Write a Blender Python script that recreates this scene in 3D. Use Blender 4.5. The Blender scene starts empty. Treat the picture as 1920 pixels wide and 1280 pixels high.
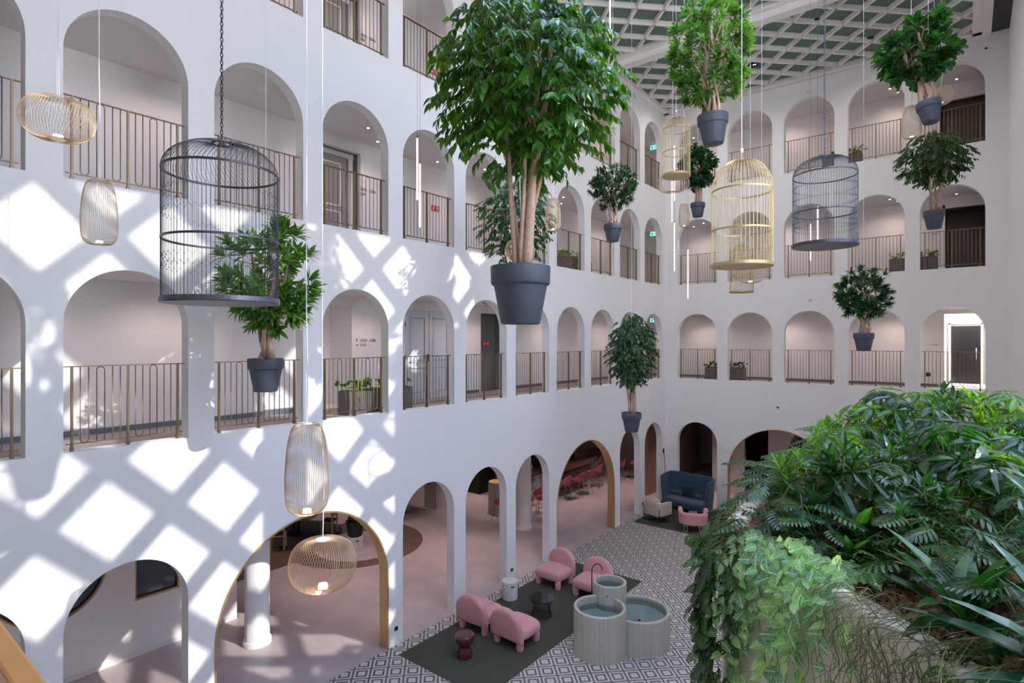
import bpy, bmesh, math, random
from mathutils import Vector, Matrix, noise
from mathutils.geometry import tessellate_polygon

PI = math.pi
C = bpy.context.scene.collection
sc = bpy.context.scene

# ------------------------------------------------------------------ camera
cd = bpy.data.cameras.new('camera')
cam = bpy.data.objects.new('camera', cd); C.objects.link(cam)
cd.sensor_width = 36.0
cd.lens = 1072.32 * 36 / 1920
cd.shift_y = -3.3 / 1920
cd.clip_end = 300
CAMP = Vector((9.633, 0.0, 6.587)); PHI = 0.6711
cam.location = CAMP
cam.rotation_euler = (PI / 2, 0, PHI)
sc.camera = cam

# ------------------------------------------------------------------ sky
SKY = 16.5
w = bpy.data.worlds.new('sky'); sc.world = w; w.use_nodes = True
nt = w.node_tree; nt.nodes.clear()
wo = nt.nodes.new('ShaderNodeOutputWorld'); bg = nt.nodes.new('ShaderNodeBackground')
tc = nt.nodes.new('ShaderNodeTexCoord'); sep = nt.nodes.new('ShaderNodeSeparateXYZ')
rp = nt.nodes.new('ShaderNodeValToRGB')
nt.links.new(tc.outputs['Generated'], sep.inputs[0]); nt.links.new(sep.outputs['Z'], rp.inputs[0])
rp.color_ramp.elements[0].position = 0.0; rp.color_ramp.elements[0].color = (0.90, 0.90, 0.92, 1)
rp.color_ramp.elements[1].position = 0.75; rp.color_ramp.elements[1].color = (0.42, 0.58, 1.0, 1)
e = rp.color_ramp.elements.new(0.06); e.color = (0.64, 0.76, 1.0, 1)

# sky dimmed by direction on the tall window's side to even out wall light
def wm(op, a, b):
    x = nt.nodes.new('ShaderNodeMath'); x.operation = op
    for i, q in enumerate((a, b)):
        if isinstance(q, (int, float)): x.inputs[i].default_value = q
        else: nt.links.new(q, x.inputs[i])
    return x.outputs[0]
fac = wm('MAXIMUM', wm('ADD', 1.0, wm('ADD', wm('MULTIPLY', sep.outputs['X'], -0.62), wm('MULTIPLY', sep.outputs['Y'], 0.0))), 0.35)
nt.links.new(wm('MULTIPLY', fac, SKY), bg.inputs[1])
nt.links.new(rp.outputs[0], bg.inputs[0]); nt.links.new(bg.outputs[0], wo.inputs[0])

# ------------------------------------------------------------------ sun
sl = bpy.data.lights.new('sun', 'SUN'); so = bpy.data.objects.new('sun', sl); C.objects.link(so)
sl.energy = 3.7; sl.angle = math.radians(0.55); sl.color = (1.0, 0.95, 0.89)
SDIR = Vector((-1.0, -0.20, -0.62)).normalized()
so.rotation_euler = SDIR.to_track_quat('-Z', 'Y').to_euler()
so.location = (18, 6, 20)

# ------------------------------------------------------------------ colour and light paths
vs = sc.view_settings
vs.view_transform = 'Standard'; vs.look = 'None'; vs.gamma = 1.0; vs.use_curve_mapping = False
vs.exposure = 0.0
cy = sc.cycles
cy.max_bounces = 14; cy.diffuse_bounces = 10; cy.glossy_bounces = 3; cy.transmission_bounces = 6; cy.transparent_max_bounces = 8
cy.sample_clamp_indirect = 6.0; cy.caustics_reflective = False; cy.caustics_refractive = False
cy.use_denoising = True

# ================================================================== helpers
class MB:
    """collects faces for one mesh"""
    def __init__(s): s.v = []; s.f = []; s.uv = []
    def add(s, vs_, fs, uvs=None):
        o = len(s.v); s.v.extend(tuple(p) for p in vs_)
        s.f.extend(tuple(i + o for i in f) for f in fs)
        s.uv.extend(uvs if uvs else [(0, 0)] * len(vs_))
        return s
    def box(s, c, d, rz=0.0):
        hx, hy, hz = d[0] / 2, d[1] / 2, d[2] / 2
        cr, sr = math.cos(rz), math.sin(rz); P = []
        for z in (-hz, hz):
            for x, y in ((-hx, -hy), (hx, -hy), (hx, hy), (-hx, hy)):
                P.append((c[0] + x * cr - y * sr, c[1] + x * sr + y * cr, c[2] + z))
        return s.add(P, [(3, 2, 1, 0), (4, 5, 6, 7), (0, 1, 5, 4), (1, 2, 6, 5), (2, 3, 7, 6), (3, 0, 4, 7)])
    def bb(s, a, b):
        return s.box([(a[i] + b[i]) / 2 for i in range(3)], [abs(b[i] - a[i]) for i in range(3)])
    def tube(s, pts, r, n=6, closed=False, caps=True):
        P = [Vector(p) for p in pts]; m = len(P)
        R = r if isinstance(r, (list, tuple)) else [r] * m
        vs_, fs = [], []
        prev = None
        for i in range(m):
            if closed: t = P[(i + 1) % m] - P[i - 1]
            else: t = P[min(i + 1, m - 1)] - P[max(i - 1, 0)]
            if t.length < 1e-9: t = Vector((0, 0, 1))
            t.normalize()
            if prev is None:
                a = Vector((0, 0, 1)) if abs(t.z) < 0.9 else Vector((1, 0, 0))
                u = t.cross(a).normalized()
            else:
                u = (prev - t * prev.dot(t))
                u = u.normalized() if u.length > 1e-6 else t.orthogonal().normalized()
            prev = u; q = t.cross(u)
            for k in range(n):
                an = 2 * PI * k / n
                vs_.append(P[i] + (u * math.cos(an) + q * math.sin(an)) * R[i])
        for i in range(m if closed else m - 1):
            j = (i + 1) % m
            for k in range(n):
                k2 = (k + 1) % n
                fs.append((i * n + k, i * n + k2, j * n + k2, j * n + k))
        if not closed and caps:
            fs.append(tuple(range(n - 1, -1, -1))); fs.append(tuple((m - 1) * n + k for k in range(n)))
        return s.add(vs_, fs)
    def lathe(s, prof, n=32, c=(0, 0, 0), close=False, a0=0.0, a1=2 * PI):
        full = abs(a1 - a0 - 2 * PI) < 1e-6; vs_, fs = [], []
        N = n if full else n + 1
        for k in range(N):
            an = a0 + (a1 - a0) * k / n; ca, sa = math.cos(an), math.sin(an)
            for r, z in prof: vs_.append((c[0] + r * ca, c[1] + r * sa, c[2] + z))
        m = len(prof)
        for k in range(n):
            k2 = (k + 1) % N
            for i in range(m if close else m - 1):
                j = (i + 1) % m
                fs.append((k * m + i, k2 * m + i, k2 * m + j, k * m + j))
        return s.add(vs_, fs)
    def disc(s, c, r, n=32, up=True):
        vs_ = [(c[0] + r * math.cos(2 * PI * k / n), c[1] + r * math.sin(2 * PI * k / n), c[2]) for k in range(n)]
        return s.add(vs_, [tuple(range(n)) if up else tuple(range(n - 1, -1, -1))])
    def cyl(s, c, r, h, n=24, r2=None):
        r2 = r if r2 is None else r2
        s.lathe([(r, 0), (r2, h)], n, c); s.disc(c, r, n, False); s.disc((c[0], c[1], c[2] + h), r2, n)
        return s
    def build(s, name, mat=None, parent=None, smooth=False, loc=None, bevel=None, subd=0, uv=False):
        me = bpy.data.meshes.new(name)
        me.from_pydata(s.v, [], s.f)
        if uv:
            ul = me.uv_layers.new(name='uv')
            for lp in me.loops: ul.data[lp.index].uv = s.uv[lp.vertex_index]
        me.update()
        if smooth:
            for p in me.polygons: p.use_smooth = True
        o = bpy.data.objects.new(name, me); C.objects.link(o)
        if mat: me.materials.append(mat)
        if parent: o.parent = parent
        if loc is not None: o.location = loc
        if bevel:
            b = o.modifiers.new('bevel', 'BEVEL'); b.width = bevel[0]; b.segments = bevel[1]; b.limit_method = 'ANGLE'; b.angle_limit = math.radians(40)
        if subd:
            b = o.modifiers.new('sub', 'SUBSURF'); b.levels = subd; b.render_levels = subd
        return o

def tag(o, label, cat, group=None):
    o['label'] = label; o['category'] = cat
    if group: o['group'] = group
    return o
def thing(name, label, cat, loc=(0, 0, 0), rz=0.0, group=None):
    o = bpy.data.objects.new(name, None); C.objects.link(o)
    o.empty_display_size = 0.1
    o.location = loc; o.rotation_euler = (0, 0, rz)
    return tag(o, label, cat, group)
def struct(o): o['kind'] = 'structure'; return o
def kids(o, _c={}):
    if o.name not in _c: _c[o.name] = [x for x in bpy.data.objects if x.parent == o]
    return _c[o.name]
def dup(root, loc, rz, label, group=None, cat=None):
    r = root.copy(); C.objects.link(r); r.location = loc; r.rotation_euler = (0, 0, rz)
    r['label'] = label
    if group: r['group'] = group
    for ch in kids(root):
        c = ch.copy(); C.objects.link(c); c.parent = r
        for g in kids(ch):
            d = g.copy(); C.objects.link(d); d.parent = c
    return r

# ------------------------------------------------------------------ materials
def mat(name, col, rough=0.6, metal=0.0, spec=0.5, vary=0.0, scale=8.0, bump=0.0, bscale=60.0, emit=None, coat=0.0, sheen=0.0):
    m = bpy.data.materials.new(name); m.use_nodes = True
    n = m.node_tree.nodes; l = m.node_tree.links; b = n['Principled BSDF']
    b.inputs['Base Color'].default_value = (*col, 1); b.inputs['Roughness'].default_value = rough
    b.inputs['Metallic'].default_value = metal; b.inputs['Specular IOR Level'].default_value = spec
    if coat: b.inputs['Coat Weight'].default_value = coat; b.inputs['Coat Roughness'].default_value = 0.05
    if sheen: b.inputs['Sheen Weight'].default_value = sheen; b.inputs['Sheen Roughness'].default_value = 0.4
    if emit: b.inputs['Emission Color'].default_value = (*emit[0], 1); b.inputs['Emission Strength'].default_value = emit[1]
    tcx = n.new('ShaderNodeTexCoord')
    if vary:
        t = n.new('ShaderNodeTexNoise'); t.inputs['Scale'].default_value = scale; t.inputs['Detail'].default_value = 4
        l.new(tcx.outputs['Object'], t.inputs['Vector'])
        mx = n.new('ShaderNodeMix'); mx.data_type = 'RGBA'
        mx.inputs[6].default_value = (*[c * (1 - vary) for c in col], 1); mx.inputs[7].default_value = (*[min(1, c * (1 + vary)) for c in col], 1)
        l.new(t.outputs['Fac'], mx.inputs[0]); l.new(mx.outputs[2], b.inputs['Base Color'])
    if bump:
        t = n.new('ShaderNodeTexNoise'); t.inputs['Scale'].default_value = bscale; t.inputs['Detail'].default_value = 3
        l.new(tcx.outputs['Object'], t.inputs['Vector'])
        bp = n.new('ShaderNodeBump'); bp.inputs['Strength'].default_value = bump; bp.inputs['Distance'].default_value = 0.01
        l.new(t.outputs['Fac'], bp.inputs['Height']); l.new(bp.outputs[0], b.inputs['Normal'])
    return m

def mnode(nt_, op, a, b=None, c=None):
    x = nt_.nodes.new('ShaderNodeMath'); x.operation = op
    for i, q in enumerate((a, b, c)):
        if q is None: continue
        if isinstance(q, (int, float)): x.inputs[i].default_value = q
        else: nt_.links.new(q, x.inputs[i])
    return x.outputs[0]

def leaf_mat(name, dark, light, rough=0.3, trans=0.35, vein=None, net=None, tcol=None):
    """leaf: colour varies leaf by leaf, paler midrib from the leaf's own uv, thin enough for sun to glow through"""
    m = bpy.data.materials.new(name); m.use_nodes = True
    nt_ = m.node_tree; n = nt_.nodes; l = nt_.links; b = n['Principled BSDF']
    g = n.new('ShaderNodeNewGeometry'); r = n.new('ShaderNodeValToRGB')
    r.color_ramp.elements[0].color = (*dark, 1); r.color_ramp.elements[1].color = (*light, 1)
    r.color_ramp.elements[0].position = 0.1
    l.new(g.outputs['Random Per Island'], r.inputs[0])
    col = r.outputs[0]
    uvn = n.new('ShaderNodeUVMap'); sp = n.new('ShaderNodeSeparateXYZ'); l.new(uvn.outputs[0], sp.inputs[0])
    if vein:
        ab = mnode(nt_, 'ABSOLUTE', sp.outputs['X'])
        lt = mnode(nt_, 'LESS_THAN', ab, vein[1])
        mx = n.new('ShaderNodeMix'); mx.data_type = 'RGBA'; mx.inputs[7].default_value = (*vein[0], 1)
        l.new(mnode(nt_, 'MULTIPLY', lt, 0.7), mx.inputs[0]); l.new(col, mx.inputs[6]); col = mx.outputs[2]
    if net:
        vo = n.new('ShaderNodeTexVoronoi'); vo.feature = 'DISTANCE_TO_EDGE'; vo.inputs['Scale'].default_value = net[1]
        l.new(uvn.outputs[0], vo.inputs['Vector'])
        lt = mnode(nt_, 'LESS_THAN', vo.outputs['Distance'], net[2])
        mx = n.new('ShaderNodeMix'); mx.data_type = 'RGBA'; mx.inputs[7].default_value = (*net[0], 1)
        l.new(mnode(nt_, 'MULTIPLY', lt, 0.4), mx.inputs[0]); l.new(col, mx.inputs[6]); col = mx.outputs[2]
    l.new(col, b.inputs['Base Color']); b.inputs['Roughness'].default_value = rough
    b.inputs['Specular IOR Level'].default_value = 0.6
    tr = n.new('ShaderNodeBsdfTranslucent')
    if tcol: tr.inputs[0].default_value = (*tcol, 1)
    else:
        hs = n.new('ShaderNodeHueSaturation'); hs.inputs['Hue'].default_value = 0.47; hs.inputs['Saturation'].default_value = 1.15; hs.inputs['Value'].default_value = 4.2
        l.new(col, hs.inputs['Color']); l.new(hs.outputs[0], tr.inputs[0])
    ms = n.new('ShaderNodeMixShader'); ms.inputs[0].default_value = trans
    l.new(b.outputs[0], ms.inputs[1]); l.new(tr.outputs[0], ms.inputs[2]); l.new(ms.outputs[0], n['Material Output'].inputs[0])
    return m

M = {}
M['plaster'] = mat('white plaster', (0.91, 0.90, 0.895), 0.85, spec=0.2, vary=0.015, scale=1.5, bump=0.05, bscale=25)
M['plaster_in'] = mat('gallery paint', (0.84, 0.82, 0.81), 0.85, spec=0.2)
M['ceil_in'] = mat('gallery ceiling paint', (0.78, 0.76, 0.74), 0.9, spec=0.1)
M['lattice'] = mat('cream ceiling beam paint', (0.90, 0.86, 0.82), 0.7, spec=0.2)
M['felt'] = mat('green acoustic felt', (0.17, 0.235, 0.19), 0.95, spec=0.05, vary=0.12, scale=30)
M['brass'] = mat('aged brass', (0.52, 0.38, 0.22), 0.32, metal=0.9)
M['bronze'] = mat('bronze railing', (0.25, 0.175, 0.105), 0.36, metal=0.75)
M['goldtrim'] = mat('brass arch lining', (0.62, 0.42, 0.20), 0.42, metal=0.7)
M['wire_gold'] = mat('champagne wire', (0.74, 0.54, 0.36), 0.35, metal=0.6)
M['cage_gold'] = mat('gold cage paint', (0.55, 0.41, 0.20), 0.4, metal=0.5)
M['cage_dark'] = mat('slate cage paint', (0.055, 0.06, 0.08), 0.35, metal=0.3)
M['white'] = mat('white gloss', (0.85, 0.84, 0.83), 0.4)
M['cord'] = mat('white cord', (0.86, 0.85, 0.86), 0.6)
M['darkwire'] = mat('dark cable', (0.10, 0.10, 0.11), 0.5)
M['led'] = mat('lamp diffuser', (1, 0.93, 0.84), 0.4, emit=((1, 0.86, 0.70), 5.0))
M['tubeled'] = mat('pink light tube', (0.95, 0.78, 0.72), 0.4, emit=((1, 0.78, 0.68), 1.1))
M['spot'] = mat('downlight lens', (1, 0.9, 0.8), 0.4, emit=((1, 0.85, 0.7), 14.0))
M['black'] = mat('black plastic', (0.015, 0.015, 0.02), 0.4)
M['blackmetal'] = mat('black metal', (0.02, 0.021, 0.024), 0.35, metal=0.4)
M['pot'] = mat('slate blue grey pot', (0.062, 0.072, 0.098), 0.55, vary=0.05, scale=40)
M['soil'] = mat('dark potting soil', (0.05, 0.035, 0.025), 0.95, vary=0.4, scale=60, bump=0.6)
M['bark'] = mat('pinkish brown bark', (0.50, 0.33, 0.25), 0.8, vary=0.35, scale=18, bump=0.6, bscale=40)
M['twig'] = mat('young twig', (0.22, 0.19, 0.09), 0.7)
M['pinkfloor'] = None
M['pinkvelvet'] = mat('pink velvet', (0.70, 0.35, 0.355), 0.85, spec=0.2, vary=0.12, scale=9, bump=0.15, bscale=50, sheen=0.5)
M['bluevelvet'] = mat('blue velvet', (0.045, 0.085, 0.135), 0.8, spec=0.2, vary=0.25, scale=9, bump=0.2, bscale=40, sheen=0.35)
M['navy'] = mat('navy cloth', (0.012, 0.018, 0.032), 0.9, vary=0.2, scale=20)
M['bluecloth'] = mat('dusty blue cloth', (0.055, 0.095, 0.14), 0.9, vary=0.15, scale=20)
M['cream'] = mat('cream wool', (0.62, 0.52, 0.45), 0.9, vary=0.05, scale=20, bump=0.2)
M['rug'] = mat('olive charcoal rug', (0.085, 0.086, 0.068), 0.97, spec=0.05, vary=0.35, scale=70, bump=0.5, bscale=160)
M['oxblood'] = mat('oxblood glaze', (0.085, 0.012, 0.014), 0.12, coat=1.0)
M['olive'] = mat('dark olive cloth', (0.035, 0.042, 0.018), 0.9, vary=0.2, scale=20)
M['barstool'] = mat('rose bar stool cloth', (0.42, 0.10, 0.13), 0.85, vary=0.08, scale=12)
M['oak'] = mat('pale oak', (0.58, 0.40, 0.20), 0.55, vary=0.15, scale=12)
M['walnut'] = mat('brown wood', (0.20, 0.11, 0.075), 0.5, vary=0.25, scale=6)
M['darkfloor'] = mat('dark herringbone floor', (0.16, 0.10, 0.085), 0.55, vary=0.35, scale=5)
M['cream_tex'] = mat('cream planter render', (0.88, 0.80, 0.71), 0.9, spec=0.1, vary=0.03, scale=5, bump=0.1, bscale=30)
M['mulch'] = mat('red brown bark mulch', (0.14, 0.055, 0.035), 0.9, vary=0.5, scale=45, bump=1.0, bscale=60)
def mulch_material():
    m = bpy.data.materials.new('bark chips'); m.use_nodes = True; n = m.node_tree.nodes; l = m.node_tree.links; b = n['Principled BSDF']
    tcx = n.new('ShaderNodeTexCoord'); vo = n.new('ShaderNodeTexVoronoi'); vo.inputs['Scale'].default_value = 55
    mp = n.new('ShaderNodeMapping'); mp.inputs['Scale'].default_value = (1, 0.45, 1); mp.inputs['Rotation'].default_value = (0, 0, 0.6); l.new(tcx.outputs['Object'], mp.inputs[0]); l.new(mp.outputs[0], vo.inputs['Vector'])
    sp = n.new('ShaderNodeSeparateXYZ'); l.new(vo.outputs['Color'], sp.inputs[0]); r = n.new('ShaderNodeValToRGB'); r.color_ramp.elements[0].color = (0.035, 0.012, 0.008, 1); r.color_ramp.elements[1].color = (0.42, 0.17, 0.10, 1); r.color_ramp.elements[0].position = 0.25
    l.new(sp.outputs[0], r.inputs[0]); l.new(r.outputs[0], b.inputs['Base Color']); bp = n.new('ShaderNodeBump'); bp.inputs['Distance'].default_value = 0.02; l.new(sp.outputs[1], bp.inputs['Height']); l.new(bp.outputs[0], b.inputs['Normal']); b.inputs['Roughness'].default_value = 0.85; return m
M['mulch'] = mulch_material()
M['greywall'] = mat('greige wall', (0.50, 0.45, 0.42), 0.9)
M['taupe'] = mat('taupe trough', (0.14, 0.125, 0.115), 0.6)
M['woodwall'] = mat('brown timber wall', (0.24, 0.15, 0.11), 0.5, vary=0.15, scale=4)
M['darkroom'] = mat('dark room wall', (0.05, 0.042, 0.04), 0.8)
M['red'] = mat('fire sign red', (0.65, 0.02, 0.03), 0.5)
M['greensign'] = mat('exit sign green', (0.05, 0.35, 0.25), 0.5, emit=((0.25, 0.9, 0.75), 1.2))
M['water'] = None

def tile_material():
    m = bpy.data.materials.new('concentric diamond tile'); m.use_nodes = True
    nt_ = m.node_tree; n = nt_.nodes; l = nt_.links; b = n['Principled BSDF']
    g = n.new('ShaderNodeNewGeometry'); sp = n.new('ShaderNodeSeparateXYZ'); l.new(g.outputs['Position'], sp.inputs[0])
    s2 = math.sqrt(0.5); side = 0.3325
    add = mnode(nt_, 'ADD', sp.outputs['X'], sp.outputs['Y']); sub = mnode(nt_, 'SUBTRACT', sp.outputs['X'], sp.outputs['Y'])
    def axis(q, c0):
        a = mnode(nt_, 'MULTIPLY_ADD', q, s2 / side, 0.5 - c0 / side + 400)
        f = mnode(nt_, 'FRACT', a); return mnode(nt_, 'ABSOLUTE', mnode(nt_, 'SUBTRACT', f, 0.5))
    u = axis(add, (3.12 + 9.34) * s2); v = axis(sub, (3.12 - 9.34) * s2)
    r = mnode(nt_, 'MAXIMUM', u, v)
    cr = n.new('ShaderNodeValToRGB'); cr.color_ramp.interpolation = 'CONSTANT'
    lt, dk = (0.66, 0.62, 0.585, 1), (0.135, 0.125, 0.12, 1)
    els = [(0, dk), (0.035, lt), (0.20, dk), (0.325, lt), (0.44, dk)]
    cr.color_ramp.elements[0].color = dk; cr.color_ramp.elements[1].position = 0.44; cr.color_ramp.elements[1].color = dk
    for p_, c_ in els[1:4]: e_ = cr.color_ramp.elements.new(p_); e_.color = c_
    l.new(r, cr.inputs[0]); l.new(cr.outputs[0], b.inputs['Base Color'])
    b.inputs['Roughness'].default_value = 0.45
    return m
M['tile'] = tile_material()

def slab_material():
    m = bpy.data.materials.new('mauve stone floor'); m.use_nodes = True
    nt_ = m.node_tree; n = nt_.nodes; l = nt_.links; b = n['Principled BSDF']
    g = n.new('ShaderNodeNewGeometry')
    br = n.new('ShaderNodeTexBrick'); br.inputs['Scale'].default_value = 1.0
    br.inputs['Brick Width'].default_value = 1.2; br.inputs['Row Height'].default_value = 0.6; br.inputs['Mortar Size'].default_value = 0.004
    br.inputs['Color1'].default_value = (0.63, 0.53, 0.535, 1); br.inputs['Color2'].default_value = (0.67, 0.565, 0.565, 1); br.inputs['Mortar'].default_value = (0.46, 0.36, 0.35, 1)
    l.new(g.outputs['Position'], br.inputs['Vector'])
    no = n.new('ShaderNodeTexNoise'); no.inputs['Scale'].default_value = 1.6; no.inputs['Detail'].default_value = 5
    l.new(g.outputs['Position'], no.inputs['Vector'])
    mx = n.new('ShaderNodeMix'); mx.data_type = 'RGBA'; mx.blend_type = 'MULTIPLY'; mx.inputs[0].default_value = 0.35
    l.new(br.outputs['Color'], mx.inputs[6]); l.new(no.outputs['Fac'], mx.inputs[7]); 
    l.new(mx.outputs[2], b.inputs['Base Color']); b.inputs['Roughness'].default_value = 0.38
    return m
M['pinkfloor'] = slab_material()

def marble_material():
    m = bpy.data.materials.new('grey veined marble'); m.use_nodes = True
    n = m.node_tree.nodes; l = m.node_tree.links; b = n['Principled BSDF']
    tcx = n.new('ShaderNodeTexCoord'); no = n.new('ShaderNodeTexNoise'); no.inputs['Scale'].default_value = 2.2; no.inputs['Detail'].default_value = 8; no.inputs['Distortion'].default_value = 1.2
    l.new(tcx.outputs['Object'], no.inputs['Vector'])
    cr = n.new('ShaderNodeValToRGB'); cr.color_ramp.elements[0].position = 0.35; cr.color_ramp.elements[0].color = (0.16, 0.13, 0.14, 1)
    cr.color_ramp.elements[1].position = 0.58; cr.color_ramp.elements[1].color = (0.52, 0.47, 0.48, 1)
    l.new(no.outputs['Fac'], cr.inputs[0]); l.new(cr.outputs[0], b.inputs['Base Color']); b.inputs['Roughness'].default_value = 0.25
    return m
M['marble'] = marble_material()

def terrazzo_material():
    m = bpy.data.materials.new('white terrazzo'); m.use_nodes = True
    n = m.node_tree.nodes; l = m.node_tree.links; b = n['Principled BSDF']
    tcx = n.new('ShaderNodeTexCoord'); vo = n.new('ShaderNodeTexVoronoi'); vo.inputs['Scale'].default_value = 38
    l.new(tcx.outputs['Object'], vo.inputs['Vector'])
    lt = mnode(m.node_tree, 'LESS_THAN', vo.outputs['Distance'], 0.27)
    r = n.new('ShaderNodeValToRGB'); r.color_ramp.interpolation = 'CONSTANT'
    r.color_ramp.elements[0].color = (0.10, 0.07, 0.08, 1); r.color_ramp.elements[1].position = 0.6; r.color_ramp.elements[1].color = (0.45, 0.25, 0.25, 1)
    sp = n.new('ShaderNodeSeparateXYZ'); l.new(vo.outputs['Color'], sp.inputs[0]); l.new(sp.outputs[0], r.inputs[0])
    gt = mnode(m.node_tree, 'GREATER_THAN', sp.outputs[1], 0.45); fac = mnode(m.node_tree, 'MULTIPLY', lt, gt)
    mx = n.new('ShaderNodeMix'); mx.data_type = 'RGBA'; mx.inputs[6].default_value = (0.78, 0.75, 0.76, 1)
    l.new(fac, mx.inputs[0]); l.new(r.outputs[0], mx.inputs[7]); l.new(mx.outputs[2], b.inputs['Base Color']); b.inputs['Roughness'].default_value = 0.4
    return m
M['terrazzo'] = terrazzo_material()

def fluted_material(nl):
    """pale green stone strips set upright around a round basin"""
    m = bpy.data.materials.new('pale green tile strips'); m.use_nodes = True
    nt_ = m.node_tree; n = nt_.nodes; l = nt_.links; b = n['Principled BSDF']
    tcx = n.new('ShaderNodeTexCoord'); sp = n.new('ShaderNodeSeparateXYZ'); l.new(tcx.outputs['Object'], sp.inputs[0])
    at = mnode(nt_, 'ARCTAN2', sp.outputs['Y'], sp.outputs['X'])
    k = mnode(nt_, 'MULTIPLY_ADD', at, nl / (2 * PI), 100.0)
    fr = mnode(nt_, 'FRACT', k); fl = mnode(nt_, 'FLOOR', k)
    wn = n.new('ShaderNodeTexWhiteNoise'); wn.noise_dimensions = '1D'; l.new(fl, wn.inputs['W'])
    r = n.new('ShaderNodeValToRGB'); r.color_ramp.elements[0].color = (0.43, 0.435, 0.375, 1); r.color_ramp.elements[1].color = (0.52, 0.515, 0.45, 1)
    l.new(wn.outputs['Value'], r.inputs[0])
    gl = mnode(nt_, 'LESS_THAN', fr, 0.10)
    gn = n.new('ShaderNodeNewGeometry'); s2 = n.new('ShaderNodeSeparateXYZ'); l.new(gn.outputs['Normal'], s2.inputs[0])
    side = mnode(nt_, 'LESS_THAN', mnode(nt_, 'ABSOLUTE', s2.outputs['Z']), 0.5)
    fac = mnode(nt_, 'MULTIPLY', gl, side)
    mx = n.new('ShaderNodeMix'); mx.data_type = 'RGBA'; mx.inputs[7].default_value = (0.72, 0.71, 0.63, 1)
    l.new(fac, mx.inputs[0]); l.new(r.outputs[0], mx.inputs[6]); l.new(mx.outputs[2], b.inputs['Base Color']); b.inputs['Roughness'].default_value = 0.5
    return m
M['flute'] = fluted_material(72)
def water_material():
    m = bpy.data.materials.new('basin water'); m.use_nodes = True; n = m.node_tree.nodes; l = m.node_tree.links; n.remove(n['Principled BSDF'])
    a = n.new('ShaderNodeBsdfTransparent'); a.inputs[0].default_value = (0.84, 0.92, 0.91, 1); g = n.new('ShaderNodeBsdfGlossy'); g.inputs['Roughness'].default_value = 0.02
    f = n.new('ShaderNodeFresnel'); f.inputs[0].default_value = 1.6; x = n.new('ShaderNodeMixShader'); l.new(f.outputs[0], x.inputs[0]); l.new(a.outputs[0], x.inputs[1]); l.new(g.outputs[0], x.inputs[2]); l.new(x.outputs[0], n['Material Output'].inputs[0]); return m
M['water'] = water_material()
M['basinin'] = mat('basin lining', (0.42, 0.49, 0.48), 0.5)
# ================================================================== architecture
H = 15.75                      # courtyard ceiling
F = [0.0, 5.038, 8.801, 12.564]   # ground floor, gallery sills
YB = 22.26; LA = 2.30; BX = 0.487; TW = 0.25; OW = 1.6
XR = 10.63
GD = 1.9                       # depth of the galleries behind the arcade wall

def arch(u0, u1, z0, ztop, n):
    r = (u1 - u0) / 2; zs = ztop - r; c = (u0 + u1) / 2
    pts = [(u0, z0)]
    for k in range(n + 1):
        a = PI - PI * k / n; pts.append((c + r * math.cos(a), zs + r * math.sin(a)))
    pts.append((u1, z0)); return pts
def plate(outer, holes, fn, t):
    """flat wall with openings; fn maps (u, z, depth) to a point"""
    mb = MB(); loops = [outer] + holes
    flat = [p for lp in loops for p in lp]
    tris = tessellate_polygon([[Vector((p[0], p[1], 0)) for p in lp] for lp in loops])
    n = len(flat)
    vs_ = [fn(p[0], p[1], 0) for p in flat] + [fn(p[0], p[1], t) for p in flat]
    fs = []
    for tr in tris:
        a, b, c = tr; fs.append((a, b, c)); fs.append((c + n, b + n, a + n))
    o = 0
    for lp in loops:
        m = len(lp)
        for i in range(m):
            j = (i + 1) % m; fs.append((o + i, o + j, o + j + n, o + i + n))
        o += m
    mb.add(vs_, fs); return mb
def fix_normals(o):
    bm = bmesh.new(); bm.from_mesh(o.data); bmesh.ops.recalc_face_normals(bm, faces=bm.faces); bm.to_mesh(o.data); bm.free(); return o

smallL = [-3, 0, 3, 4, 5, 8, 9, -4]; bigL = [(-2, -1), (1, 2), (6, 7)]
def base_notches(items, a, b, top):
    out = [(a, 0.0)]
    for u0, u1, n in sorted(items):
        out += arch(u0, u1, 0.0, 3.32, n)
    out += [(b, 0.0), (b, top), (a, top)]
    return out
itL = [(LA + 2 * k, LA + 2 * k + OW, 28) for k in (-4, -3, 0, 3, 4, 5, 8, 9)] + [(LA + 2 * a, LA + 2 * b + OW, 48) for a, b in bigL]
itL = [(LA + 2 * k, LA + 2 * k + OW, 28) for k in (-4, 0, 3, 4, 5, 8, 9)] + [(LA + 2 * a, LA + 2 * b + OW, 48) for a, b in ((-3, -2), (1, 2), (6, 7))] + [(LA - 2, LA - 2 + OW, 28)]
holesL = [arch(LA + 2 * k, LA + 2 * k + OW, F[g], F[g] + 2.57, 28) for g in (1, 2, 3) for k in range(-4, 10)]
wl = plate(base_notches(itL, -8.0, YB, H), holesL, lambda u, z, d: (-d, u, z), TW).build('wall_left', M['plaster']); struct(fix_normals(wl))
itB = [(BX, BX + OW, 28), (BX + 2, BX + 4 + OW, 48), (BX + 6, BX + 6 + OW, 28), (BX + 8, BX + 8 + OW, 28)]
holesB = [arch(BX + 2 * k, BX + 2 * k + OW, F[g], F[g] + 2.57, 28) for g in (1, 2, 3) for k in range(0, 5)]
wb = plate(base_notches(itB, 0.0, XR, H), holesB, lambda u, z, d: (u, YB + d, z), TW).build('wall_back', M['plaster']); struct(fix_normals(wb))
# right return wall beyond the garden, with the tall screen window before it
mb = MB(); mb.bb((XR, 13.4, 0), (XR + 0.4, YB + TW, H + 1.2)); struct(mb.build('wall_right', M['plaster']))

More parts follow.
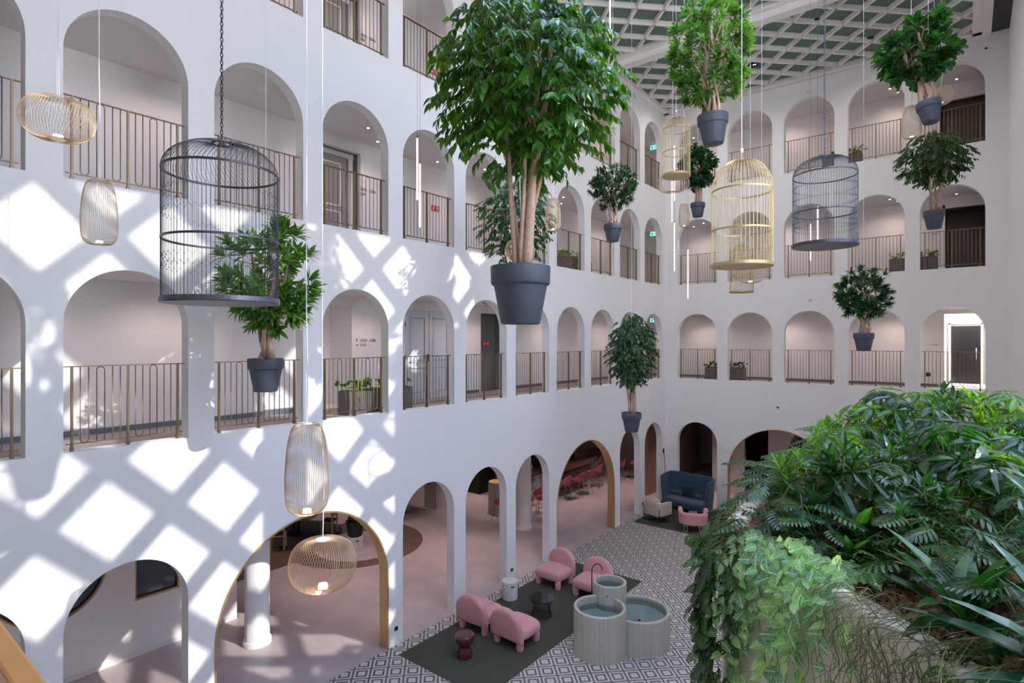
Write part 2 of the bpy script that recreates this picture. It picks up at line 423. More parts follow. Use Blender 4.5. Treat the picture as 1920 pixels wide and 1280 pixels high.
# brass linings inside the three wide arches
def lining(u0, u1, fn, name):
    pts = arch(u0, u1, 0.0, 3.32, 48); mb = MB(); c = (u0 + u1) / 2; th = 0.03
    vs_, fs = [], []
    for (u, z) in pts:
        r = Vector((u - c, max(0, z - (3.32 - (u1 - u0) / 2)))); r.normalize()
        ui, zi = u - r.x * th, z - r.y * th
        vs_ += [fn(u, z, -0.012), fn(ui, zi, -0.012), fn(ui, zi, TW + 0.01), fn(u, z, TW + 0.01)]
    for i in range(len(pts) - 1):
        for k in range(4):
            a, b = i * 4 + k, i * 4 + (k + 1) % 4; fs.append((a, b, b + 4, a + 4))
    mb.add(vs_, fs); o = mb.build(name, M['goldtrim']); fix_normals(o); return struct(o)
fl_ = lambda u, z, d: (-d, u, z)
lining(LA + 2, LA + 4 + OW, fl_, 'trim_1'); lining(LA + 12, LA + 14 + OW, fl_, 'trim_2')
lining(BX + 2, BX + 4 + OW, lambda u, z, d: (u, YB + d, z), 'trim_3')

# floors: mauve stone everywhere, patterned tile in the court
mb = MB(); mb.bb((-15, -8, -0.3), (XR + 3, 33, 0)); struct(mb.build('floor', M['pinkfloor']))
mb = MB(); mb.bb((0.0, -8, 0), (XR + 0.2, YB, 0.006)); struct(mb.build('floor_court', M['tile']))
# gallery slabs (floor of one, ceiling of the one below)
zs = [(3.62, F[1] - 0.06), (F[1] + 2.57, F[2] - 0.06), (F[2] + 2.57, F[3] - 0.06), (F[3] + 2.57, H + 0.6)]
for i, (a, b) in enumerate(zs):
    mb = MB()
    xl = -14.9 if i == 0 else -GD - 0.15; yb = 32.9 if i == 0 else YB + GD + 0.15
    mb.bb((xl, -8, a), (-TW, yb, b)); mb.bb((-TW, YB + TW, a), (XR, yb, b))
    struct(mb.build('floor_gallery' if i < 3 else 'ceiling_gallery', M['ceil_in']))
mb = MB()
for g in (1, 2, 3):
    mb.bb((-GD, -8, F[g] - 0.06), (-TW, YB + GD, F[g] - 0.045)); mb.bb((-TW, YB + TW, F[g] - 0.06), (XR, YB + GD, F[g] - 0.045))
M['carpet'] = mat('grey gallery carpet', (0.34, 0.31, 0.31), 0.95, vary=0.2, scale=30)
struct(mb.build('floor_carpet', M['carpet']))

# gallery back walls with door recesses
def rect(a, b, z0, z1): return [(a, z0), (a, z1), (b, z1), (b, z0)]
nichesL = [(6.9, 8.35, F[1] - 0.05, F[1] + 2.38, 0.9, 'plaster_in'), (13.0, 14.25, F[1] - 0.05, F[1] + 2.36, 0.5, 'felt'),
           (7.2, 8.6, F[2] - 0.05, F[2] + 2.3, 0.35, 'felt'), (7.2, 8.6, F[3] - 0.05, F[3] + 2.3, 0.35, 'felt')]
holes = [rect(a, b, z0, z1) for a, b, z0, z1, d, m in nichesL]
o = plate([(-8, F[1] - 1.3), (YB + GD, F[1] - 1.3), (YB + GD, H + 0.5), (-8, H + 0.5)], holes, lambda u, z, d: (-GD - d, u, z), 0.12).build('wall_gallery_left', M['plaster_in']); struct(fix_normals(o))
nichesB = [(9.05, 10.2, F[1] - 0.05, F[1] + 2.42, 2.6, 'lit'), (9.08, 10.3, F[2] - 0.05, F[2] + 2.2, 1.2, 'dark'), (8.95, 10.3, F[3] - 0.05, F[3] + 2.05, 0.4, 'dark')]
holes = [rect(a, b, z0, z1) for a, b, z0, z1, d, m in nichesB]
o = plate([(-GD, F[1] - 1.3), (XR, F[1] - 1.3), (XR, H + 0.5), (-GD, H + 0.5)], holes, lambda u, z, d: (u, YB + GD + d, z), 0.12).build('wall_gallery_back', M['plaster_in']); struct(fix_normals(o))
M['greendark'] = mat('grey green door paint', (0.17, 0.175, 0.155), 0.6)
M['browndark'] = mat('dark bronze panel', (0.085, 0.065, 0.045), 0.3, metal=0.3)
def niche(fn, a, b, z0, z1, d, m, nm):
    mb = MB(); t = 0.05
    def q(u0, u1, za, zb, d0, d1):
        P = [fn(u, z, dd) for u in (u0, u1) for z in (za, zb) for dd in (d0, d1)]
        lo = [min(p[i] for p in P) for i in range(3)]; hi = [max(p[i] for p in P) for i in range(3)]; mb.bb(lo, hi)
    q(a - t, a, z0, z1, 0.12, d); q(b, b + t, z0, z1, 0.12, d); q(a - t, b + t, z1, z1 + t, 0.12, d); q(a - t, b + t, z0 - t, z0, 0.12, d)
    q(a - t, b + t, z0 - t, z1 + t, d, d + t)
    return struct(mb.build(nm, m))
for i, (a, b, z0, z1, d, m) in enumerate(nichesL):
    niche(lambda u, z, dd: (-GD - dd, u, z), a, b, z0, z1, d, M['plaster_in'] if i == 0 else M['greendark'], 'wall_recess_%d' % (i + 1))
for i, (a, b, z0, z1, d, m) in enumerate(nichesB):
    niche(lambda u, z, dd: (u, YB + GD + dd, z), a, b, z0, z1, d, M['plaster'] if i == 0 else M['browndark'], 'wall_recess_%d' % (i + 5))
# end walls closing the galleries
mb = MB(); mb.bb((-GD - 0.15, -8.15, 0), (XR + 0.6, -8, H + 0.5)); struct(mb.build('wall_end', M['plaster']))
# skirting in the galleries
M['skirt'] = mat('blue grey skirting', (0.15, 0.17, 0.20), 0.6)
for g in (1, 2, 3):
    mb = MB(); mb.bb((-GD, -8, F[g] - 0.05), (-GD + 0.02, 6.85, F[g] + 0.05)); mb.bb((-GD, 8.62, F[g] - 0.05), (-GD + 0.02, 9.9, F[g] + 0.05)); mb.bb((-GD, 11.75, F[g] - 0.05), (-GD + 0.02, 12.9, F[g] + 0.05)); mb.bb((-GD, 14.3, F[g] - 0.05), (-GD + 0.02, YB + GD, F[g] + 0.05))
    mb.bb((-GD, YB + GD - 0.02, F[g] - 0.05), (8.9, YB + GD, F[g] + 0.05))
    struct(mb.build('baseboard_gallery', M['skirt']))

# ------------------------------------------------------------------ court ceiling: two framed bays of diagonal coffers
D = 0.5475
def clip(p, q, x0, x1, y0, y1):
    t0, t1 = 0.0, 1.0; dx, dy = q[0] - p[0], q[1] - p[1]
    for pp, qq in ((-dx, p[0] - x0), (dx, x1 - p[0]), (-dy, p[1] - y0), (dy, y1 - p[1])):
        if abs(pp) < 1e-12:
            if qq < 0: return None
        else:
            r = qq / pp
            if pp < 0: t0 = max(t0, r)
            else: t1 = min(t1, r)
    if t0 >= t1: return None
    return (p[0] + dx * t0, p[1] + dy * t0), (p[0] + dx * t1, p[1] + dy * t1)
def diag_lattice(mb, x0, x1, y0, y1, cx, cy, half, bw, fn_box):
    """bars through (cx,cy) in both diagonal directions, step 2*half along an axis"""
    for sgn in (1, -1):
        for k in range(-60, 61):
            px = cx + 2 * half * k
            sgm = clip((px - 40, cy - 40 * sgn), (px + 40, cy + 40 * sgn), x0, x1, y0, y1)
            if sgm and math.dist(*sgm) > 0.05: fn_box(mb, sgm[0], sgm[1], bw)
def bar_h(z0, z1):
    def f(mb, p, q, bw):
        L = math.dist(p, q); a = math.atan2(q[1] - p[1], q[0] - p[0])
        mb.box(((p[0] + q[0]) / 2, (p[1] + q[1]) / 2, (z0 + z1) / 2), (L, bw, z1 - z0), a)
    return f
XC = 10.0
ceil_bays = [(17.25, 22.0, 6.81, 19.05), (11.7, 16.75, 2.52, 15.61), (6.0, 11.2, 2.52, 10.1), (0.5, 5.5, 2.52, 4.5), (-7.6, 0.0, 2.52, -1.0)]
for (y0, y1, cx, cy_) in ceil_bays:
    sky = y0 == 6.0     # unseen middle bay opened to add daylight; coffers deepened to keep the sun out
    root = bpy.data.objects.new('ceiling_bay', None); C.objects.link(root); struct(root)
    mb = MB(); diag_lattice(mb, 0.22, XC - 0.2, y0 + 0.05, y1 - 0.05, cx, cy_, D, 0.062, bar_h(H - 0.02, H + (0.8 if sky else 0.18))); mb.build('coffer_grid', M['lattice'], root)
    mb = MB(); mb.bb((0.02, y0 - 0.1, H - 0.05), (0.24, y1 + 0.1, H + 0.22)); mb.bb((XC - 0.22, y0 - 0.1, H - 0.05), (XC, y1 + 0.1, H + 0.22))
    mb.bb((0.02, y0 - 0.1, H - 0.05), (XC, y0 + 0.08, H + 0.22)); mb.bb((0.02, y1 - 0.08, H - 0.05), (XC, y1 + 0.12, H + 0.22)); mb.build('coffer_frame', M['lattice'], root)
    mb = MB(); mb.bb((0.02, y0, H + 0.12), (4.0 if sky else XC, y1, H + 0.2)); mb.build('felt_panel', M['felt'], root)
mb = MB()
mb.bb((0, 16.72, H + 0.02), (XC, 17.28, H + 0.6)); mb.bb((0, 11.15, H + 0.02), (XC, 11.75, H + 0.6)); mb.bb((0, 5.45, H + 0.02), (XC, 6.05, H + 0.6)); mb.bb((0, -0.05, H + 0.02), (XC, 0.55, H + 0.6)); mb.bb((0, 21.95, H + 0.02), (XC, YB, H + 0.6))
mb.bb((-0.2, -8, H + 0.2), (XR + 0.6, 6.0, H + 0.6)); mb.bb((-0.2, 11.2, H + 0.2), (XR + 0.6, YB + 0.3, H + 0.6)); mb.bb((XC, -8, H - 0.05), (XR + 0.6, 11.2, H + 0.6)); mb.bb((-0.2, -8, H), (0.05, 11.2, H + 0.8)); mb.bb((-0.2, 5.9, H + 0.2), (4.0, 11.3, H + 0.6)); struct(mb.build('ceiling', M['lattice']))
mb = MB(); mb.box((5.0, 17.0, H - 0.06), (10.0, 0.34, 0.34)); struct(mb.build('beam_cross', M['lattice']))
mb = MB(); mb.bb((XC + 0.22, 13.4, H + 0.0), (XR, YB, H + 0.2)); struct(mb.build('ceiling_slot', M['black']))
mb = MB(); mb.bb((XC, 11.0, H - 0.04), (XC + 0.22, YB, H + 0.2)); struct(mb.build('beam_edge', M['lattice']))

# ------------------------------------------------------------------ tall diagrid window wall on the garden side
XS = 10.85
def bar_v(mb, p, q, bw):
    L = math.dist(p, q); a = math.atan2(q[1] - p[1], q[0] - p[0]); n_ = (-math.sin(a) * bw / 2, math.cos(a) * bw / 2)
    P = []
    for dx in (-0.12, 0.12):
        P += [(XS + dx, p[0] + n_[0], p[1] + n_[1]), (XS + dx, q[0] + n_[0], q[1] + n_[1]), (XS + dx, q[0] - n_[0], q[1] - n_[1]), (XS + dx, p[0] - n_[0], p[1] - n_[1])]
    mb.add(P, [(0, 1, 2, 3), (7, 6, 5, 4), (0, 4, 5, 1), (1, 5, 6, 2), (2, 6, 7, 3), (3, 7, 4, 0)])
BO, SO = 0.20 * XS, 0.62 * XS
def on_screen(y, z): return (y + BO, z + SO)
hd = 0.82
panels = [(0.3, 5.15, 2.83, -2.61, 5.2), (5.95, 8.10, 7.50, -2.63, 5.2), (8.10, 8.70, 7.50, -2.63, 13.1), (9.05, 11.05, 10.0, 1.47, 13.5)]
fr = MB(); last = -8.0
for i, (ya, yb_, cy0, cz0, zb_) in enumerate(panels):
    c = on_screen(cy0, cz0 + 6.587); y0, y1 = ya + BO, yb_ + BO
    mb = MB(); diag_lattice(mb, y0, y1, zb_, H - 0.15, c[0] + hd, c[1], hd, 0.24, bar_v)
    w_ = mb.build('window_%d' % (i + 1), M['white']); struct(w_)
    if y0 - last > 0.01: fr.bb((XS - 0.2, last, 0), (XS + 0.2, y0, H + 0.2))
    fr.bb((XS - 0.2, y0, 0), (XS + 0.2, y1, zb_)); last = y1
# frame, jambs and sill, plus solid fill shaped to trim daylight and sun patches
mb = fr
mb.bb((XS - 0.2, last, 0), (XS + 0.2, 13.45, H + 0.2)); mb.bb((XS - 0.2, -8, H - 0.15), (XS + 0.2, 13.45, H + 0.6))
struct(mb.build('window_frame', M['white']))

# ------------------------------------------------------------------ lounge and lobby shell on the ground floor
mb = MB(); mb.bb((-15, -8, 0), (-14.9, 33, 3.7)); struct(mb.build('wall_lounge_far', M['greywall']))
mb = MB(); mb.bb((-15, 30.5, 0), (-1.0, 30.6, 3.7)); struct(mb.build('wall_lounge_end', M['greywall']))
mb = MB(); mb.bb((-15, -8.1, 0), (-0.2, -8, 3.7)); struct(mb.build('wall_lounge_near', M['greywall']))
# lobby behind the end wall
mb = MB(); mb.bb((XR + 0.0, YB + TW, 0), (XR + 0.15, 33, 3.7)); mb.bb((XR, YB + TW, 3.6), (XR + 0.15, YB + GD + 0.15, H + 0.6)); struct(mb.build('wall_lobby_right', M['greywall']))
mb = MB(); mb.bb((-15.0, 32.4, 0), (XR + 0.15, 32.5, 3.7)); struct(mb.build('wall_lobby_far', M['darkroom']))
mb = MB(); mb.bb((-1.2, 22.51, 0), (-1.05, 32.5, 3.7)); 
# pale partition with two framed windows
XP = -3.9
hp = [arch(4.44, 5.30, 1.15, 2.95, 2)[:1] + [(4.44, 2.9), (5.30, 2.9), (5.30, 1.15)],
      [(3.95 + 0.9 * (math.cos(a) - 1), 2.1 + 0.9 * math.sin(a)) for a in [2 * PI * k / 40 for k in range(40)]]]
o = plate([(-8, 0), (6.56, 0), (6.56, 3.62), (-8, 3.62)], hp, lambda u, z, d: (XP - d, u, z), 0.16).build('wall_partition', M['plaster']); struct(fix_normals(o))
mb = MB(); ring = [(XP - 0.05, p[0], p[1]) for p in hp[0]]
for a, b in zip(ring, ring[1:] + ring[:1]): mb.bb([min(a[i], b[i]) - 0.03 for i in range(3)], [max(a[i], b[i]) + 0.03 for i in range(3)])
struct(mb.build('trim_4', M['goldtrim']))
mb = MB(); mb.tube([(XP - 0.05, p[0], p[1]) for p in hp[1]], 0.035, 6, closed=True); struct(mb.build('trim_5', M['goldtrim']))
M['glass'] = mat('dark window glass', (0.05, 0.055, 0.07), 0.06, spec=0.8)
mb = MB(); mb.bb((XP - 0.12, 4.44, 1.15), (XP - 0.11, 5.30, 2.9)); struct(mb.build('window_5', M['glass']))
mb = MB(); mb.add([(XP - 0.11, p[0], p[1]) for p in hp[1]], [tuple(range(40))]); struct(mb.build('window_6', M['glass']))
mb = MB(); mb.bb((XP, -8, 0), (XP + 0.02, 6.58, 0.09)); mb.bb((XP - 0.16, 6.56, 0), (XP + 0.02, 6.58, 0.09)); struct(mb.build('baseboard_partition', M['white']))
for k, (x, y) in enumerate([(-2.45, 6.3), (-2.48, 15.91)]):
    mb = MB(); mb.lathe([(0.29, 0), (0.29, 0.09), (0.27, 0.11), (0.255, 0.12), (0.255, 3.62)], 40, (x, y, 0)); struct(mb.build('column', M['plaster'], smooth=True))
# dark timber floor zone and round inlay
mb = MB(); mb.bb((-14.5, 2.0, 0), (-5.9, 10.3, 0.004)); struct(mb.build('floor_timber', M['darkfloor']))
mb = MB(); mb.cyl((-5.9, 11.4, 0), 2.15, 0.008, 64); struct(mb.build('floor_ring', M['darkfloor']))
mb = MB(); mb.cyl((-5.6, 11.3, 0), 1.35, 0.012, 64); struct(mb.build('floor_disc', M['pinkfloor']))
# ================================================================== repeated fittings
R = random.Random
# ------------------------------------------------------------------ hairpin railing
def make_railing(label):
    t = thing('railing', label, 'railing', group='hairpin railings in the gallery arches')
    mb = MB(); mb.box((0, 0, 1.175), (1.56, 0.045, 0.014)); mb.build('handrail', M['bronze'], t)
    mb = MB(); mb.box((0, 0, 0.10), (1.5, 0.03, 0.014)); mb.build('bottom_rail', M['bronze'], t)
    pm = None
    for x in (-0.68, 0, 0.68):
        if pm is None:
            mb = MB(); mb.box((0, 0, 0.585), (0.026, 0.045, 1.17)); mb.box((0, 0.0, 0.03), (0.04, 0.06, 0.06)); po = mb.build('post', M['bronze'], t, loc=(x, 0, 0)); pm = po
        else:
            po = pm.copy(); C.objects.link(po); po.location = (x, 0, 0)
    def pin(up):
        mb = MB(); h = 0.0485; z0, z1 = (0.105, 1.165)
        if up: p = [(-h, 0, z0)] + [(-h * math.cos(a), 0, z1 - h + h * math.sin(a)) for a in [PI * k / 8 for k in range(9)]] + [(h, 0, z0)]
        else: p = [(-h, 0, z1)] + [(-h * math.cos(a), 0, z0 + h - h * math.sin(a)) for a in [PI * k / 8 for k in range(9)]] + [(h, 0, z1)]
        mb.tube(p, 0.0075, 5); return mb
    src = {}
    for side in (-1, 1):
        for i in range(3):
            x = side * 0.34 + (i - 1) * 0.194; up = (i == 1)
            if up not in src: src[up] = pin(up).build('hairpin_bar', M['bronze'], t, smooth=True, loc=(x, 0, 0))
            else:
                c = src[up].copy(); C.objects.link(c); c.location = (x, 0, 0)
    return t
ORD = ['first', 'second', 'third', 'fourth', 'fifth', 'sixth', 'seventh', 'eighth', 'ninth', 'tenth', 'eleventh']
LEV = {1: 'lowest', 2: 'middle', 3: 'top'}
rail0 = make_railing('x'); first = True
for g in (1, 2, 3):
    for k in range(-1 if g < 3 else 0, 10):
        lab = 'bronze hairpin railing, long side wall, %s gallery, %s arch counted from the corner' % (LEV[g], ORD[9 - k])
        loc = (-0.10, LA + 2 * k + OW / 2, F[g])
        if first: rail0.location = loc; rail0.rotation_euler = (0, 0, PI / 2); rail0['label'] = lab; first = False
        else: dup(rail0, loc, PI / 2, lab)
    for j in range(5):
        dup(rail0, (BX + 2 * j + OW / 2, YB + 0.10, F[g]), 0, 'bronze hairpin railing, end wall, %s gallery, %s arch counted from the corner' % (LEV[g], ORD[j]))

# ------------------------------------------------------------------ gallery downlights (real spots washing the walls)
dl0 = None
def downlight(loc, label, grp, energy, size=1.25, col=(1, 0.56, 0.42)):
    global dl0
    if dl0 is None:
        dl0 = thing('ceiling_downlight', label, 'downlight', loc, group=grp)
        mb = MB(); mb.lathe([(0.035, 0.004), (0.055, -0.006), (0.062, 0.0), (0.06, 0.006)], 20); mb.build('trim_ring', M['black'], dl0)
        mb = MB(); mb.disc((0, 0, -0.001), 0.034, 16, False); mb.build('lens', M['spot'], dl0)
        o = dl0
    else: o = dup(dl0, loc, 0, label, grp)
    l = bpy.data.lights.new('downlight_beam', 'SPOT'); l.energy = energy; l.spot_size = size; l.spot_blend = 0.9; l.color = col; l.shadow_soft_size = 0.04
    lo = bpy.data.objects.new('downlight_beam', l); C.objects.link(lo); lo.location = (loc[0], loc[1], loc[2] - 0.03)
for g in (1, 2, 3):
    for k in range(0, 10, 1):
        if (k + g) % 4 == 3: continue
        y = LA + 2 * k + (0.5 if k else 0.3)
        downlight((-GD + 0.40, y, F[g] + 2.565), 'small recessed downlight behind the side wall, %s gallery, %s arch from the corner' % (LEV[g], ORD[9 - k]), 'gallery downlights', 13, 1.5, (1, 0.55, 0.42))
    for j in range(5):
        x = BX + 2 * j + (0.1, 1.55, 1.45, 1.3, 0.9)[j]
        if j == 4 and g == 1: continue
        downlight((x, YB + GD - 0.40, F[g] + 2.565), 'recessed downlight behind the end wall, %s gallery, %s arch from the corner' % (LEV[g], ORD[j]), 'gallery downlights', 13, 1.5, (1, 0.55, 0.42))
for g in (1, 2, 3):  # added second row of corridor lamps, put in to brighten the gallery walls
    for k in range(0, 10, 2):
        downlight((-0.95, LA + 2 * k + 1.8, F[g] + 2.565), 'added downlight mid ceiling behind the side wall, %s gallery, pier %d from the corner' % (LEV[g], 9 - k), 'added corridor downlights', 48, 2.7, (1, 0.80, 0.74))
    for x in (1.2, 4.3, 7.6):
        downlight((x, YB + 1.0, F[g] + 2.565), 'added downlight mid ceiling behind the end wall, %s gallery, %s' % (LEV[g], {1.2: 'by the corner', 4.3: 'halfway', 7.6: 'towards the garden'}[x]), 'added corridor downlights', 48, 2.7, (1, 0.80, 0.74))
lounge = [(-2.2, 9.4), (-2.0, 13.0), (-4.6, 12.6), (-5.0, 9.2), (-7.5, 18.0), (-3.0, 18.6), (-2.6, 21.5), (-6.2, 22.5), (-1.6, 24.2), (-8.5, 13.5), (-9.0, 8.5), (0.4, 23.6), (3.6, 23.9), (7.0, 24.5), (-5.2, 17.2)]
for i, (x, y) in enumerate(lounge):
    downlight((x, y, 3.61), 'recessed downlight in the lounge ceiling', 'lounge ceiling downlights', 190, 1.5, (1, 0.76, 0.72))

# large black can lights set into the felt coffers
can0 = None
cans = [(6.26, 18.55, 'beside the dark cage chain'), (4.6, 17.9, 'above the tree with knotted trunk'), (7.3, 20.7, 'nearest the far cage chain'), (4.05, 20.15, 'left of the far end coffers'), (2.45, 18.5, 'nearest the cross beam'), (1.3, 20.6, 'nearest the corner'),
        (3.6, 14.5, 'behind the big tree crown'), (5.2, 15.6, 'highest right of the near bay'), (4.4, 13.5, 'at the frame top of the near bay'), (7.9, 13.6, 'near bay by the garden side')]
for i, (x, y, s_) in enumerate(cans):
    lab = 'black can light in a green felt coffer, ' + s_
    if can0 is None:
        can0 = thing('coffer_light', lab, 'ceiling light', (x, y, H + 0.118), group='black can lights in the coffers')
        mb = MB(); mb.lathe([(0.085, 0.01), (0.10, -0.05), (0.16, -0.055), (0.17, 0.0)], 24); mb.build('can', M['black'], can0)
        mb = MB(); mb.disc((0, 0, -0.01), 0.085, 16, False); mb.build('reflector', M['black'], can0)
        mb = MB(); mb.disc((0.03, 0.02, -0.02), 0.018, 10, False); mb.disc((-0.03, 0.02, -0.02), 0.018, 10, False); mb.build('lamp_chip', M['spot'], can0)
    else: dup(can0, (x, y, H + 0.118), 0, lab)
    l = bpy.data.lights.new('can_beam', 'SPOT'); l.energy = 95; l.spot_size = 2.9; l.spot_blend = 1.0; l.color = (1, 0.93, 0.90); l.shadow_soft_size = 0.09
    lo = bpy.data.objects.new('can_beam', l); C.objects.link(lo); lo.location = (x, y, H - 0.06)

# ------------------------------------------------------------------ leaf blades
PR = {
 'ficus': [(0, 0.0), (0.18, 0.7), (0.42, 1.0), (0.72, 0.62), (1, 0.0)],
 'lance': [(0, 0.0), (0.22, 0.7), (0.5, 1.0), (0.8, 0.62), (1, 0.0)],
 'obov': [(0, 0.0), (0.25, 0.45), (0.6, 0.9), (0.82, 1.0), (0.95, 0.65), (1, 0.0)],
 'strap': [(0, 0.3), (0.15, 0.55), (0.4, 1.0), (0.62, 0.9), (0.85, 0.45), (1, 0.0)],
 'heart': [(0, 0.0), (0.08, 0.75), (0.3, 1.0), (0.6, 0.8), (0.85, 0.35), (1, 0.0)],
 'finger': [(0, 0.35), (0.5, 1.0), (0.85, 0.7), (1, 0.0)],
}
def blade(mb, base, d, n, L, W, prof='ficus', droop=0.15, fold=0.2):
    d = d.normalized(); s = d.cross(n)
    if s.length < 1e-4: s = d.orthogonal()
    s.normalize(); n = s.cross(d)
    vs_, uvs, rows = [], [], []
    for t, w_ in PR[prof]:
        c = base + d * (t * L) - n * (droop * t * t * L)
        if w_ < 1e-3: rows.append((len(vs_),)); vs_.append(c); uvs.append((0, t))
        else:
            k = w_ * W / 2; q = len(vs_)
            vs_ += [c - s * k + n * (fold * k), c, c + s * k + n * (fold * k)]; uvs += [(-w_ * 0.5, t), (0, t), (w_ * 0.5, t)]
            rows.append((q, q + 1, q + 2))
    fs = []
    for a, b in zip(rows, rows[1:]):
        if len(a) == 1 and len(b) == 3: fs += [(a[0], b[1], b[0]), (a[0], b[2], b[1])]
        elif len(a) == 3 and len(b) == 3: fs += [(a[0], a[1], b[1], b[0]), (a[1], a[2], b[2], b[1])]
        elif len(a) == 3: fs += [(a[0], a[1], b[0]), (a[1], a[2], b[0])]
    mb.add(vs_, fs, uvs)
def rv(r, a=1.0): return Vector((r.uniform(-a, a), r.uniform(-a, a), r.uniform(-a, a)))

LM = {
 'ficus': leaf_mat('weeping fig leaf', (0.012, 0.055, 0.009), (0.045, 0.145, 0.020), 0.32, 0.30, ((0.10, 0.22, 0.05), 0.03)),
 'ficus2': leaf_mat('small fig leaf', (0.008, 0.040, 0.014), (0.030, 0.110, 0.028), 0.34, 0.25),
 'rosette': leaf_mat('long glossy leaf', (0.016, 0.065, 0.012), (0.060, 0.165, 0.028), 0.30, 0.34, ((0.16, 0.28, 0.08), 0.04)),
 'rosette2': leaf_mat('deep green glossy leaf', (0.007, 0.035, 0.013), (0.025, 0.092, 0.026), 0.30, 0.22),
 'obov': leaf_mat('paddle leaf', (0.008, 0.045, 0.014), (0.030, 0.120, 0.025), 0.26, 0.3, ((0.10, 0.22, 0.07), 0.03)),
 'bed': leaf_mat('garden leaf', (0.004, 0.026, 0.007), (0.022, 0.090, 0.016), 0.25, 0.34, ((0.08, 0.20, 0.06), 0.025)),
 'bedlight': leaf_mat('bright garden leaf', (0.020, 0.085, 0.010), (0.075, 0.200, 0.024), 0.28, 0.42, ((0.20, 0.36, 0.10), 0.03)),
 'bedblue': leaf_mat('bluish garden leaf', (0.006, 0.040, 0.026), (0.026, 0.095, 0.048), 0.22, 0.25, ((0.12, 0.26, 0.14), 0.025)),
 'monst': leaf_mat('holed vine leaf', (0.008, 0.045, 0.012), (0.045, 0.150, 0.030), 0.35, 0.3, ((0.10, 0.25, 0.06), 0.025)),
 'nerve': leaf_mat('netted pale leaf', (0.10, 0.23, 0.15), (0.30, 0.52, 0.18), 0.5, 0.25, ((0.66, 0.78, 0.56), 0.05), ((0.60, 0.72, 0.56), 5.0, 0.07)),
 'rush': leaf_mat('thin olive stem', (0.13, 0.15, 0.06), (0.26, 0.28, 0.12), 0.6, 0.1),
}

# ------------------------------------------------------------------ hanging potted trees
def pot_parts(t, r, parent_z=0.0):
    mb = MB()
    mb.lathe([(0.0, -1.92 * r), (0.62 * r, -1.92 * r), (0.655 * r, -1.88 * r), (0.885 * r, -0.66 * r), (0.90 * r, -0.62 * r), (0.94 * r, -0.63 * r), (0.985 * r, -0.56 * r), (1.0 * r, -0.03 * r), (0.985 * r, 0.0), (0.92 * r, 0.0), (0.90 * r, -0.05 * r), (0.86 * r, -0.5 * r)], 48)
    mb.build('pot', M['pot'], t, smooth=True)
    o = t.children[0] if False else None
    mb = MB(); mb.disc((0, 0, -0.12 * r), 0.9 * r, 24); mb.build('soil', M['soil'], t)
def ell(r, c, rx, rz, lo=0.55):
    while True:
        p = Vector((r.uniform(-1, 1), r.uniform(-1, 1), r.uniform(-1, 1)))
        if lo < p.length <= 1: return Vector((c[0] + p.x * rx, c[1] + p.y * rx, c[2] + p.z * rz)), p
